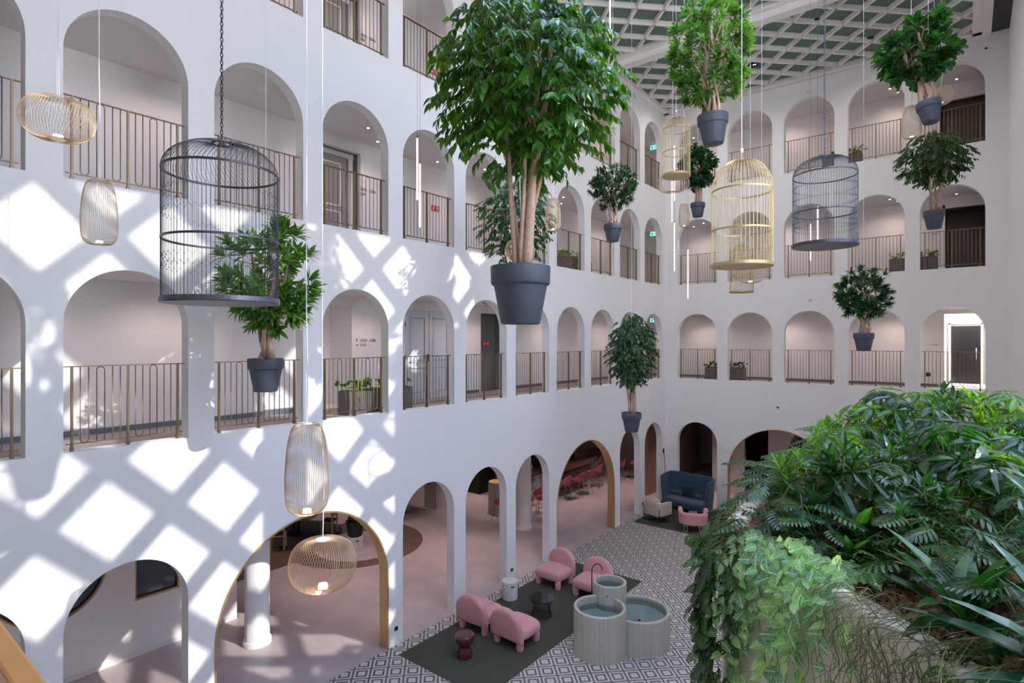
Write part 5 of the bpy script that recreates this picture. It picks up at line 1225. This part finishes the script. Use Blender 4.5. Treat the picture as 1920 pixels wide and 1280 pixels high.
for i in range(26):
    a = r.uniform(0, 2 * PI); q = r.uniform(0, 0.26); c = Vector((q * math.cos(a), q * math.sin(a), 0.60 + r.uniform(-0.06, 0.14) - q * 0.3))
    for k in range(9): b = 2.4 * k; e_ = 0.3 + 0.13 * k; blade(fl, c, Vector((math.cos(b) * math.sin(e_), math.sin(b) * math.sin(e_), math.cos(e_))), Vector((0, 0, 1)), 0.065, 0.055, 'heart', 0.3, 0.5)
fo.build('leaves', LM['bed'], t, uv=True); fl.build('blossoms', mat('crimson petal', (0.40, 0.02, 0.05), 0.6, vary=0.3, scale=14), t, uv=True)
t = thing('dining_table', 'pale oak table with black twin post foot, in the lounge', 'table', (-8.1, 10.6, 0.005), 0.5)
mb = MB(); mb.box((0, 0, 0.72), (1.4, 0.9, 0.05)); mb.box((0, 0, 0.64), (1.2, 0.7, 0.12)); mb.build('table_top', M['oak'], t)
for s_ in (-1, 1): mb = MB(); mb.cyl((0.09 * s_, 0, 0.03), 0.04, 0.56, 14); mb.build('post', M['black'], t)
mb = MB(); mb.cyl((0, 0, 0), 0.26, 0.03, 28); mb.build('foot_plate', M['black'], t)
def oak_seat(lab, loc, rz):
    t = thing('dining_chair', lab, 'chair', loc, rz, 'pale oak chairs round the lounge table')
    mb = MB(); mb.box((0, 0, 0.44), (0.44, 0.44, 0.04)); mb.build('seat', M['oak'], t, bevel=(0.01, 2))
    for sx in (-1, 1):
        for sy in (-1, 1): mb = MB(); mb.box((0.19 * sx, 0.19 * sy, 0.21 if sy > 0 else 0.39), (0.045, 0.045, 0.42 if sy > 0 else 0.78)); mb.build('leg', M['oak'], t)
    mb = MB(); mb.box((0, -0.19, 0.70), (0.40, 0.03, 0.16)); mb.build('backrest', M['oak'], t); mb = MB(); mb.box((0, 0, 0.475), (0.38, 0.38, 0.03)); mb.build('seat_pad', M['black'], t)
    return t
c0 = oak_seat('pale oak chair at the left of the lounge table', (-7.35, 9.55, 0.005), 0.9)
dup(c0, (-7.3, 11.35, 0.005), 2.1, 'pale oak chair behind the hanging round lamp, right of the lounge table')
mb = MB(); mb.cyl((-8.1, 10.6, 0.004), 1.5, 0.006, 48); tag(mb.build('rug', mat('round dark grey rug', (0.035, 0.038, 0.04), 0.95, vary=0.3, scale=30)), 'round dark grey rug under the oak lounge table', 'rug')

# ------------------------------------------------------------------ lobby behind the end wall
mb = MB(); mb.bb((-1.04, 22.51, 0), (-0.9, 28.5, 3.62)); struct(mb.build('wall_timber', M['woodwall']))
mb = MB(); mb.bb((0.95, 25.0, 0), (2.3, 25.12, 3.62)); struct(mb.build('wall_lobby_pale', M['greywall']))
o = plate([(3.15, 0), (3.9, 0)] + arch(3.9, 6.4, 0, 3.2, 30)[1:-1] + [(6.4, 0), (10.6, 0), (10.6, 3.62), (3.15, 3.62)], [], lambda u, z, d: (u, 25.4 + d, z), 0.3).build('wall_lobby_arch', M['greywall']); struct(fix_normals(o))
M['drape'] = mat('dark red drape', (0.13, 0.015, 0.018), 0.8, vary=0.3, scale=5)
mb = MB(); n = 90; vs_ = []
for k in range(n + 1): x = 3.2 + 3.8 * k / n; y = 27.3 + 0.09 * math.sin(k * 0.9); vs_ += [(x, y, 0), (x, y, 3.55)]
mb.add(vs_, [(2 * k, 2 * k + 2, 2 * k + 3, 2 * k + 1) for k in range(n)]); tag(mb.build('curtain', M['drape'], smooth=True), 'long dark red pleated curtain in the room beyond the inner arch', 'curtain')
mb = MB(); n = 30; vs_ = []
for k in range(n + 1): x = 1.95 + 0.65 * k / n; y = 28.6 + 0.05 * math.sin(k * 0.9); vs_ += [(x, y, 0.0), (x, y, 3.5)]
mb.add(vs_, [(2 * k, 2 * k + 2, 2 * k + 3, 2 * k + 1) for k in range(n)]); tag(mb.build('curtain', M['drape'], smooth=True), 'narrow dark red curtain left of the inner arch, behind the brass post', 'curtain')
mb = MB()
for k in range(7): mb.lathe([(1.55 + 0.0, 0), (1.62, 0)], 24, (5.15, 25.75 + 0.22 * k, 1.6), a0=0, a1=PI)
rb = MB()
for k in range(6):
    y = 25.9 + 0.24 * k; P = [(5.15 + 1.35 * math.cos(a), y, 1.7 + 1.45 * math.sin(a)) for a in [PI * q / 20 for q in range(21)]]; rb.tube([(6.5, y, 0)] + P + [(3.8, y, 0)], 0.05, 6)
tag(rb.build('vault_ribs', mat('bronze vault rib', (0.20, 0.14, 0.09), 0.5)), 'row of bronze arched ribs lining the passage beyond the inner arch', 'vault')
mb = MB(); mb.bb((1.5, 26.4, 0.004), (3.1, 29.5, 0.010)); m_ = mat('zigzag rug', (0.5, 0.3, 0.2), 0.9)
n_ = m_.node_tree; g_ = n_.nodes.new('ShaderNodeNewGeometry'); s_ = n_.nodes.new('ShaderNodeSeparateXYZ'); n_.links.new(g_.outputs['Position'], s_.inputs[0])
zz = mnode(n_, 'PINGPONG', s_.outputs['X'], 0.12); f_ = mnode(n_, 'FRACT', mnode(n_, 'MULTIPLY', mnode(n_, 'ADD', s_.outputs['Y'], zz), 5.0)); lt_ = mnode(n_, 'GREATER_THAN', f_, 0.5)
x_ = n_.nodes.new('ShaderNodeMix'); x_.data_type = 'RGBA'; x_.inputs[6].default_value = (0.55, 0.45, 0.36, 1); x_.inputs[7].default_value = (0.16, 0.03, 0.03, 1); n_.links.new(lt_, x_.inputs[0]); n_.links.new(x_.outputs[2], n_.nodes['Principled BSDF'].inputs['Base Color'])
tag(mb.build('rug', m_), 'red and cream zigzag rug behind the brass rope post', 'rug')
p0 = thing('rope_post', 'brass rope post at the left inside the wide gold arch of the end wall', 'rope post', (1.95, 25.9, 0.0))
mb = MB(); mb.lathe([(0, 0), (0.16, 0), (0.165, 0.02), (0.05, 0.05), (0, 0.05)], 28); mb.build('base', M['brass'], p0, smooth=True)
mb = MB(); mb.cyl((0, 0, 0.04), 0.022, 0.9, 12); mb.build('pole', M['brass'], p0); mb = MB(); mb.lathe([(0, 0), (0.03, 0.01), (0.04, 0.04), (0.03, 0.07), (0, 0.08)], 16, (0, 0, 0.93)); mb.build('finial', M['brass'], p0, smooth=True)
dup(p0, (1.55, 27.4, 0.0), 0, 'brass rope post standing farther back on the zigzag rug')
mb = MB(); mb.tube([(1.95 - 0.4 * k / 10, 25.9 + 1.5 * k / 10, 0.88 - 1.1 * (k / 10) * (1 - k / 10)) for k in range(11)], 0.018, 8); tag(mb.build('rope', M['brass'], smooth=True), 'gold rope slung between the two brass posts', 'rope')
t = thing('room_sign', 'dark lettering on the pale lobby wall in the narrow end arch', 'sign', (1.25, 24.99, 1.75)); mb = MB()
for k in range(6): mb.box((0.07 * k, 0, 0), (0.045, 0.006, 0.06))
mb.build('lettering', M['ink'], t)
t = thing('wall_sconce', 'brass twin sconce on the dark red edge of the lobby wall', 'wall lamp', (2.33, 25.0, 1.5))
for z in (0, 0.28): mb = MB(); mb.lathe([(0, 0), (0.03, 0.01), (0.03, 0.12), (0, 0.13)], 14, (0, 0, z)); mb.build('shade', M['brass'], t, smooth=True)
mb = MB(); mb.box((0, 0.03, 0.2), (0.02, 0.04, 0.42)); mb.build('bracket', M['brass'], t)

# wooden handrail of the landing the viewer stands on
t = thing('landing_handrail', 'orange brown wooden handrail cutting the bottom left corner', 'handrail')
mb = MB(); mb.box((5.5, 0.42, 5.585), (4.2, 0.07, 0.05)); mb.build('handrail', mat('orange oak handrail', (0.62, 0.30, 0.08), 0.4, vary=0.1, scale=9), t, bevel=(0.01, 2))
mb = MB()
for x in (3.5, 4.6, 5.7, 6.8): mb.cyl((x, 0.42, 4.45), 0.015, 1.12, 8)
mb.build('balusters', M['bronze'], t)
mb = MB(); mb.bb((3.4, -2.2, 4.2), (XR, 0.46, 4.45)); struct(mb.build('floor_landing', M['plaster']))
# ================================================================== great planter with the garden bed
RIM = 5.09
ctrl = [(10.62, 2.3), (10.1, 2.75), (9.62, 3.25), (9.15, 3.72), (8.72, 4.02), (8.36, 4.22), (8.17, 4.45), (8.07, 4.8), (8.02, 5.4), (8.02, 6.6), (8.06, 8.0), (8.15, 9.2), (8.5, 10.2), (9.4, 10.6), (10.62, 10.7)]
def catmull(P, n=6, closed=False):
    out = []; m = len(P)
    for i in range(m - 1):
        p0, p1, p2, p3 = P[max(i - 1, 0)], P[i], P[i + 1], P[min(i + 2, m - 1)]
        for k in range(n):
            t = k / n
            out.append(tuple(0.5 * (2 * p1[j] + (p2[j] - p0[j]) * t + (2 * p0[j] - 5 * p1[j] + 4 * p2[j] - p3[j]) * t * t + (-p0[j] + 3 * p1[j] - 3 * p2[j] + p3[j]) * t ** 3) for j in (0, 1)))
    out.append(P[-1]); return out
edge = catmull(ctrl, 6)
def inset(P, d):
    out = []
    for i, p in enumerate(P):
        a, b = P[max(i - 1, 0)], P[min(i + 1, len(P) - 1)]; tx, ty = b[0] - a[0], b[1] - a[1]; L_ = math.hypot(tx, ty)
        nx, ny = ty / L_, -tx / L_           # path runs round with the bed on its right hand side
        out.append((min(10.62, p[0] + nx * d), p[1] + ny * d))
    return out
def inside(x, y, P=edge):
    c = False; n = len(P); j = n - 1
    for i in range(n):
        if (P[i][1] > y) != (P[j][1] > y) and x < (P[j][0] - P[i][0]) * (y - P[i][1]) / (P[j][1] - P[i][1]) + P[i][0]: c = not c
        j = i
    return c
inn = inset(edge, 0.16)
pl = thing('garden_planter', 'huge cream rendered planter with curved rim holding the garden bed', 'planter')
prof_pts = []
mb = MB(); n = len(edge); vs_ = []; prof_d = [(0.0, 0.0), (0.0, RIM - 0.025), (0.012, RIM - 0.006), (0.03, RIM), (0.14, RIM), (0.155, RIM - 0.01), (0.16, RIM - 0.10)]
rings = [inset(edge, d) for d, z in prof_d]
for i in range(n):
    for k, (d, z) in enumerate(prof_d): vs_.append((rings[k][i][0], rings[k][i][1], z))
m_ = len(prof_d)
mb.add(vs_, [(i * m_ + k, i * m_ + k + 1, (i + 1) * m_ + k + 1, (i + 1) * m_ + k) for i in range(n - 1) for k in range(m_ - 1)])
o = mb.build('planter_wall', M['cream_tex'], pl, smooth=True); fix_normals(o)
def rimdist(x, y): return min(math.hypot(x - p[0], y - p[1]) for p in edge[:-6])
def soil_z(x, y):
    d = max(0.0, rimdist(x, y) - 0.15); return RIM - 0.05 + (0.30 + 0.10 * min(1, max(0, (y - 6) / 3))) * (1 - math.exp(-d / 1.0)) + 0.03 * noise.noise(Vector((x * 2, y * 2, 0)))
mb = MB(); N = 56; gx = [7.9 + 2.75 * i / N for i in range(N + 1)]; gy = [2.2 + 8.6 * j / (N * 2) for j in range(N * 2 + 1)]; idx = {}; vs_ = []; fs = []
for i, x in enumerate(gx):
    for j, y in enumerate(gy):
        if inside(x, y) and rimdist(x, y) > 0.08 or (x > 10.5 and 2.5 < y < 10.6):
            idx[(i, j)] = len(vs_); vs_.append((x, y, soil_z(x, y) + 0.02 * noise.noise(Vector((x * 14, y * 14, 3)))))
for i in range(N):
    for j in range(2 * N):
        q = [(i, j), (i + 1, j), (i + 1, j + 1), (i, j + 1)]
        if all(a in idx for a in q): fs.append(tuple(idx[a] for a in q))
mb.add(vs_, fs); so_ = mb.build('bark_mulch', M['mulch'], pl, smooth=True)

# ------------------------------------------------------------------ species
Z3 = Vector((0, 0, 1))
def arcpt(b, a, L_, rise, u):
    """point on an arching stalk"""
    return b + Vector((math.cos(a) * L_ * u, math.sin(a) * L_ * u, rise * (1.6 * u - 0.6 * u * u)))
def lobed(mb, c, d, n, L_, W_, lobes=7):
    d = d.normalized(); s = d.cross(n).normalized(); n = s.cross(d)
    for k in range(lobes):
        u = 0.04 + 0.86 * k / (lobes - 1); w_ = W_ * (0.62 + 0.55 * math.sin(PI * (0.15 + 0.75 * u))) * (1 - 0.45 * u)
        for sg in (-1, 1):
            ang = 1.25 - 0.75 * u; dd = d * math.cos(ang) + s * (sg * math.sin(ang))
            blade(mb, c + d * (u * L_) - n * (0.12 * u * u * L_), dd, n, w_, L_ * 0.115, 'finger', 0.25, 0.1)
    blade(mb, c + d * (0.86 * L_) - n * 0.09 * L_, d, n, L_ * 0.24, L_ * 0.12, 'finger', 0.3, 0.1)
    blade(mb, c, d, n, L_ * 0.95, L_ * 0.20, 'finger', 0.12, 0.1)
def philodendron(r, s, fo, st):
    n = r.randint(10, 14)
    for k in range(n):
        a = 2.4 * k + r.uniform(-0.3, 0.3); u = (k + 0.5) / n; L_ = s * r.uniform(0.20, 0.42) * (0.5 + u * 0.8); rise = s * (0.62 - 0.38 * u) * r.uniform(0.8, 1.1)
        pts = [arcpt(Vector((0, 0, 0)), a, L_, rise, q / 4) for q in range(5)]; st.tube(pts, 0.0035 * s + 0.0015, 4)
        ll = s * r.uniform(0.26, 0.36); d = Vector((math.cos(a), math.sin(a), r.uniform(-0.55, 0.1))); lobed(fo, pts[-1], d, (Z3 + Vector((math.cos(a), math.sin(a), 0)) * 0.35 + rv(r, 0.2)), ll, ll * 0.52)
def palmate(r, s, fo, st):
    n = r.randint(6, 9)
    for k in range(n):
        a = 2.4 * k + r.uniform(-0.3, 0.3); L_ = s * r.uniform(0.1, 0.34); rise = s * r.uniform(0.35, 0.75)
        pts = [arcpt(Vector((0, 0, 0)), a, L_, rise, q / 4) for q in range(5)]; st.tube(pts, 0.005, 4)
        nn = (Z3 + Vector((math.cos(a), math.sin(a), 0)) * 0.5 + rv(r, 0.25)).normalized(); s1 = nn.orthogonal().normalized(); s2 = nn.cross(s1); q0 = r.uniform(0, 6)
        for q in range(7):
            b = q0 + 2 * PI * q / 7.6; d = s1 * math.cos(b) + s2 * math.sin(b) - nn * 0.22; blade(fo, pts[-1] + d * 0.03, d, nn, s * r.uniform(0.22, 0.30), s * 0.085, 'lance', 0.25, 0.22)
def strapplant(r, s, fo, st):
    n = r.randint(13, 18)
    for k in range(n):
        a = 2.4 * k + r.uniform(-0.3, 0.3); u = k / n; el_ = 1.35 - 1.05 * u + r.uniform(-0.1, 0.1); d = Vector((math.cos(a) * math.cos(el_), math.sin(a) * math.cos(el_), math.sin(el_)))
        L_ = s * r.uniform(0.40, 0.58); nn = Z3 * math.cos(el_) - Vector((math.cos(a), math.sin(a), 0)) * math.sin(el_) * 0.9
        blade(fo, Vector((0, 0, 0.02 + 0.08 * s * (1 - u))), d, nn, L_, s * r.uniform(0.085, 0.12), 'strap', 0.45, 0.25)
def lanceclump(r, s, fo, st):
    for q in range(r.randint(5, 8)):
        a0 = r.uniform(0, 2 * PI); h = s * r.uniform(0.35, 0.75); ln = s * r.uniform(0.05, 0.22); top = Vector((math.cos(a0) * ln, math.sin(a0) * ln, h)); st.tube([(0.03 * math.cos(a0), 0.03 * math.sin(a0), 0), top * 0.6, top], 0.006, 4)
        ax = (top.normalized() + rv(r, 0.25)).normalized(); s1 = ax.orthogonal().normalized(); s2 = ax.cross(s1)
        for k in range(11):
            b = 2.4 * k; e_ = 0.3 + 0.10 * k; d = ax * math.cos(e_) + (s1 * math.cos(b) + s2 * math.sin(b)) * math.sin(e_); blade(fo, top - ax * (0.012 * k), d, (ax + Z3 * 0.4), s * r.uniform(0.17, 0.26), s * 0.055, 'lance', 0.3, 0.25)
def fern(r, s, fo, st):
    for k in range(r.randint(9, 13)):
        a = 2.4 * k + r.uniform(-0.2, 0.2); L_ = s * r.uniform(0.35, 0.55); rise = s * r.uniform(0.18, 0.42); P = [Vector((math.cos(a) * L_ * u, math.sin(a) * L_ * u, rise * math.sin(PI * 0.62 * u) * 1.1)) for u in [q / 12 for q in range(13)]]
        st.tube(P[::3], 0.0025, 3); sd = Vector((-math.sin(a), math.cos(a), 0))
        for q in range(1, 13):
            t_ = (P[q] - P[q - 1]).normalized(); w_ = s * 0.13 * math.sin(PI * min(1, 0.15 + q / 13))
            for sg in (-1, 1): blade(fo, P[q], sd * sg + t_ * 0.45 + Z3 * -0.1, Z3, w_, s * 0.026, 'finger', 0.25, 0.1)
def grassy(r, s, fo, st):
    for k in range(46):
        a = r.uniform(0, 2 * PI); el_ = r.uniform(0.7, 1.4); d = Vector((math.cos(a) * math.cos(el_), math.sin(a) * math.cos(el_), math.sin(el_))); blade(fo, Vector((math.cos(a), math.sin(a), 0)) * 0.03, d, Z3 * 0.6 - Vector((math.cos(a), math.sin(a), 0)), s * r.uniform(0.4, 0.75), 0.010, 'strap', 0.6, 0.1)
SP = {'philodendron': (philodendron, 'bed', 'deeply lobed philodendron'), 'umbrella_plant': (palmate, 'bed', 'palmate leaved plant'),
      'strap_leaf_plant': (strapplant, 'bed', 'strap leaved plant'), 'lance_leaf_shrub': (lanceclump, 'bedlight', 'lance leaved shrub'),
      'fern': (fern, 'bed', 'feathery fern'), 'grass_clump': (grassy, 'bed', 'thin bladed grass clump')}
variants = {}
def bed_plant(kind, x, y, s, rz, label, group=None, mt=None, var=None, dz=0.0):
    fn, lm, desc = SP[kind]; lm = mt or lm; key = (kind, lm, var)
    if key not in variants:
        r = R(len(kind) * 31 + 7 * (var or 0)); fo = MB(); st = MB(); fn(r, 1.0, fo, st)
        t = thing(kind, label, 'plant', (x, y, soil_z(x, y) - 0.01 + dz), rz, group); t.scale = (s, s, s)
        if st.v: st.build('stems', M['twig'], t)
        fo.build('foliage', LM[lm], t, uv=True); variants[key] = t; return t
    t = dup(variants[key], (x, y, soil_z(x, y) - 0.01 + dz), rz, label, group); t.scale = (s, s, s)
    if not group and 'group' in t: del t['group']
    return t
# placed by hand: the ones that stand out
bed_plant('strap_leaf_plant', 9.62, 3.72, 1.0, 0.3, 'large strap leaved plant nearest the viewer, on the cream ledge', var=1)
bed_plant('strap_leaf_plant', 10.05, 3.25, 1.15, 1.6, 'strap leaved plant with long drooping blades at the bottom right', var=2, mt='bedblue')
bed_plant('strap_leaf_plant', 9.05, 4.55, 0.85, 2.6, 'smaller strap leaved plant behind the netted pale vine', var=1)
bed_plant('umbrella_plant', 10.12, 4.35, 0.85, 0.9, 'palmate plant with bluish glossy leaflets at the right edge', mt='bedblue', var=1)
bed_plant('fern', 9.72, 4.45, 0.8, 0.2, 'feathery fern behind the nearest strap leaved plant', var=1)
bed_plant('philodendron', 10.25, 3.95, 0.8, 2.0, 'sunlit lobed philodendron low at the right edge', var=1)
bed_plant('grass_clump', 9.95, 4.05, 0.75, 0.0, 'thin grassy clump between fern and philodendron', var=1)
bed_plant('lance_leaf_shrub', 8.45, 5.05, 0.72, 0.4, 'lance leaved shrub on the far left corner of the bed, beside the holed vine', var=1)
bed_plant('fern', 9.28, 4.12, 0.6, 0.7, 'small feathery fern behind the tangled thin stems', var=2)
bed_plant('philodendron', 8.85, 4.42, 0.55, 1.0, 'small lobed philodendron right behind the netted vine', var=2)
bed_plant('lance_leaf_shrub', 9.36, 4.32, 0.5, 1.9, 'low lance leaved shrub between fern and strap leaved plant', mt='bed', var=2)
bed_plant('strap_leaf_plant', 8.72, 4.78, 0.7, 0.9, 'dark strap leaved plant behind the holed vine', var=2)
bed_plant('philodendron', 9.88, 3.62, 0.6, 4.0, 'low lobed philodendron under the drooping blades at the bottom right', var=1)
bed_plant('philodendron', 9.45, 4.78, 0.7, 5.2, 'dark lobed philodendron beside the open patch of bark mulch', var=1)
bed_plant('fern', 10.35, 3.4, 0.75, 5.2, 'feathery fern in the bottom right corner', var=1)
for (px_, py_, k_, s_, d_) in [(9.55, 4.15, 'philodendron', 0.62, 'dark lobed philodendron directly behind the nearest strap leaved plant'), (9.15, 4.85, 'umbrella_plant', 0.62, 'low palmate plant in the shade behind the netted vine'), (8.98, 4.22, 'fern', 0.5, 'little fern peeping over the netted vine'), (9.98, 3.85, 'lance_leaf_shrub', 0.5, 'low lance leaved shrub beside the grassy clump'), (8.55, 4.62, 'fern', 0.6, 'fern leaning over the holed vine at the far left corner'), (10.4, 4.9, 'philodendron', 0.7, 'lobed philodendron at the right edge, against the window'), (9.8, 5.0, 'umbrella_plant', 0.75, 'palmate plant above the open patch of bark mulch')]:
    bed_plant(k_, px_, py_, s_, px_ * 7, d_, var=2)
r = R(77); placed = [(9.28, 4.12), (9.62, 3.72), (10.05, 3.25), (9.05, 4.55), (10.12, 4.35), (9.72, 4.45), (10.25, 3.95), (9.95, 4.05), (8.45, 5.05)]
cnt = 0; tries = 0
def sp_for(x, y):
    q = r.random()
    if y < 5.6 and x < 9.2: return r.choice(['lance_leaf_shrub', 'philodendron', 'lance_leaf_shrub', 'fern', 'strap_leaf_plant'])
    if x < 8.75: return r.choice(['philodendron', 'lance_leaf_shrub', 'philodendron', 'fern'])
    return r.choice(['philodendron', 'umbrella_plant', 'umbrella_plant', 'philodendron', 'lance_leaf_shrub', 'strap_leaf_plant'])
while tries < 9000 and cnt < 125:
    tries += 1; x, y = r.uniform(8.15, 10.55), r.uniform(3.0, 10.4)
    if not inside(x, y) or rimdist(x, y) < 0.22 or (y < 4.6 and rimdist(x, y) < 0.38): continue
    md = 0.26 if y < 6.5 else 0.36
    if any(math.dist((x, y), p) < md for p in placed): continue
    if (x - 9.35) ** 2 + (y - 5.25) ** 2 < 0.05: continue
    placed.append((x, y)); cnt += 1; k = sp_for(x, y)
    s = r.uniform(0.62, 0.85) if k != 'umbrella_plant' else r.uniform(0.8, 1.05)
    if y < 4.9: s *= 0.85
    if x > 9.3 and y < 7.5: s *= 1 - 0.30 * (x - 9.3)
    mt = SP[k][1]
    if k != 'lance_leaf_shrub' and r.random() < 0.22: mt = 'bedblue'
    elif k in ('umbrella_plant', 'philodendron') and r.random() < 0.18: mt = 'bedlight'
    elif k == 'lance_leaf_shrub' and r.random() < 0.4: mt = 'bed'
    zone = 'near part' if y < 5.2 else ('middle' if y < 7.6 else 'back part'); side = 'by the window' if x > 9.6 else ('by the court side rim' if x < 8.75 else 'midway')
    hue = {'bed': 'dark green', 'bedlight': 'bright green', 'bedblue': 'bluish green'}[mt]
    lab = '%s %s in the planter bed, %s, %s' % (hue, SP[k][2], zone, side)
    bed_plant(k, x, y, s, r.uniform(0, 6.28), lab, '%s %s %s' % (hue, zone, side) + ' ' + k.replace('_', ' ') + 's', mt, r.choice([1, 2]))

# ------------------------------------------------------------------ trailing plants over the rim
def rim_at(f):
    """point and outward direction on the rim path, f in index units"""
    i = min(int(f), len(edge) - 2); u = f - i; p = Vector((edge[i][0] * (1 - u) + edge[i + 1][0] * u, edge[i][1] * (1 - u) + edge[i + 1][1] * u, 0))
    tx, ty = edge[i + 1][0] - edge[i][0], edge[i + 1][1] - edge[i][1]; L_ = math.hypot(tx, ty); return p, Vector((-ty / L_, tx / L_, 0))
def holed_leaf(mb, base, d, n, L_, W_):
    global _hl
    if '_hl' not in globals():
        N = 26; out = []
        for k in range(N):
            a = 2 * PI * k / N; y = 0.5 - 0.5 * math.cos(a); x = 0.5 * math.sin(a) * (1.0 - 0.25 * y) ; out.append((x, y))
        hs = []
        for sg in (-1, 1):
            for q in range(4):
                cy_ = 0.24 + 0.155 * q; cx_ = sg * (0.20 - 0.018 * q); hs.append([(cx_ + sg * (0.085 * math.cos(b) * 1.0) , cy_ + 0.035 * math.sin(b) + 0.25 * abs(0.085 * math.cos(b))) for b in [2 * PI * w / 7 for w in range(7)]])
        loops = [out] + hs; flat = [p for lp in loops for p in lp]; tris = tessellate_polygon([[Vector((p[0], p[1], 0)) for p in lp] for lp in loops]); globals()['_hl'] = (flat, [tuple(t_) for t_ in tris])
    flat, tris = globals()['_hl']; d = d.normalized(); s = d.cross(n).normalized(); n = s.cross(d)
    mb.add([base + d * (p[1] * L_) + s * (p[0] * W_) - n * (0.18 * p[1] ** 2 * L_ - 0.15 * abs(p[0]) * W_) for p in flat], tris, [(p[0], p[1]) for p in flat])
def vine_plant(name, label, f0, f1, nstr, lmin, lmax, step, leaf, seed, mat_, leafsz, out0=0.03, mound=0.0, sub_up=0.0):
    r = R(seed); t = thing(name, label, 'trailing plant'); fo, st = MB(), MB()
    for i in range(nstr):
        f = f0 + (f1 - f0) * (i + r.uniform(0.2, 0.8)) / nstr; p, o_ = rim_at(f); L_ = r.uniform(lmin, lmax); back = r.uniform(0.05, 0.35) if mound == 0 else r.uniform(0.05, mound)
        tg = Vector((-o_.y, o_.x, 0)); sway = r.uniform(-0.25, 0.25)
        P = [p - o_ * back + Z3 * (RIM + 0.02 + sub_up * r.random()), p - o_ * 0.06 + Z3 * (RIM + 0.05 + 0.35 * back * (mound > 0)), p + o_ * r.uniform(0.02, 0.08) + Z3 * (RIM + 0.01)]
        nn = int(L_ / 0.07) + 1; off = out0 + r.uniform(0.0, 0.10)
        for q in range(1, nn + 1): P.append(p + o_ * (off + 0.02 * math.sin(q * 0.9 + i)) + tg * (sway * q / nn + 0.03 * math.sin(q * 1.1 + i * 2)) + Z3 * (RIM - L_ * q / nn))
        st.tube(P, 0.0028, 4); dist = 0; 
        for a_, b_ in zip(P, P[1:]):
            sl_ = (b_ - a_).length; k = max(1, int(sl_ / step))
            for q in range(k):
                c = a_.lerp(b_, (q + r.random()) / k); sd = tg * r.choice((-1, 1)); d = (sd * r.uniform(0.3, 1.0) + o_ * r.uniform(0.1, 0.8) - Z3 * r.uniform(0.1, 1.0) + rv(r, 0.2)).normalized()
                nn_ = (o_ + Z3 * r.uniform(0.3, 1.2) + rv(r, 0.35)).normalized(); z_ = leafsz * r.uniform(0.6, 1.15)
                if leaf == 'holed': holed_leaf(fo, c, d, nn_, z_, z_ * 0.62)
                else: blade(fo, c, d, nn_, z_, z_ * 0.78, 'heart', 0.15, 0.12)
    st.build('stems', M['twig'], t); fo.build('foliage', LM[mat_], t, uv=True); return t
vine_plant('trailing_vine', 'dark trailing vine with holed leaves hanging down the far left corner of the planter', 30, 38, 15, 0.5, 1.6, 0.085, 'holed', 3, 'monst', 0.165, out0=0.09)
vine_plant('trailing_vine', 'green vine with holed leaves spilling over the court side rim', 37, 47, 10, 0.15, 0.6, 0.09, 'holed', 4, 'monst', 0.17, out0=0.08)
vine_plant('netted_vine', 'thick cascade of pale netted leaves over the curved rim', 18.8, 28.5, 24, 0.25, 1.0, 0.045, 'heart', 5, 'nerve', 0.10, out0=0.03, mound=0.42, sub_up=0.10)
vine_plant('netted_vine', 'second fall of bright netted leaves between pale cascade and holed vine', 27.5, 31, 6, 0.4, 1.1, 0.06, 'heart', 6, 'nerve', 0.09, out0=0.05, mound=0.3, sub_up=0.06)
# thin jointed stems tumbling over the near ledge
for j, (f0, f1, n_, sd, lab) in enumerate([(12.8, 19.0, 60, 7, 'tangle of thin jointed olive stems hanging over the near ledge'), (10.5, 13.5, 30, 8, 'paler tuft of thin jointed stems beside the nearest strap leaved plant')]):
    r = R(sd); t = thing('rush_cactus', lab, 'trailing plant'); mb = MB()
    for i in range(n_):
        f = r.uniform(f0, f1); p, o_ = rim_at(f); tg = Vector((-o_.y, o_.x, 0)); b = p - o_ * r.uniform(0.0, 0.30) + Z3 * (RIM + 0.0); L_ = r.uniform(0.25, 0.95); sw = r.uniform(-0.5, 0.5); up = r.uniform(0.03, 0.14); ou = r.uniform(0.06, 0.22)
        P = [b, b + o_ * 0.10 + Z3 * up + tg * sw * 0.15, p + o_ * ou + Z3 * (RIM + up * 0.3) + tg * sw * 0.4]
        for q in range(1, 7): P.append(P[2] + Z3 * (-L_ * q / 6) + tg * (sw * 0.5 * q / 6 + 0.045 * math.sin(q * 1.3 + i)) - o_ * (ou - 0.02) * 0.5 * q / 6)
        Q = []
        for a_, b_, c_, d_ in zip([P[0]] + P[:-2], P[:-1], P[1:], P[2:] + [P[-1]]):
            for q in range(3): u = q / 3; Q.append(0.5 * (2 * b_ + (c_ - a_) * u + (2 * a_ - 5 * b_ + 4 * c_ - d_) * u * u + (-a_ + 3 * b_ - 3 * c_ + d_) * u ** 3))
        Q.append(P[-1]); mb.tube(Q, 0.0021, 4)
        for q in range(3): c = P[r.randint(2, 7)]; mb.tube([c, c + tg * r.uniform(-0.07, 0.07) + Z3 * r.uniform(-0.09, 0.02) + o_ * 0.03], 0.002, 4)
    mb.build('stems', LM['rush'], t, uv=True)
vine_plant('trailing_vine', 'holed leaved vine at the bottom edge below the strap leaved plant', 8, 13, 7, 0.1, 0.4, 0.08, 'holed', 9, 'monst', 0.15, out0=0.04)
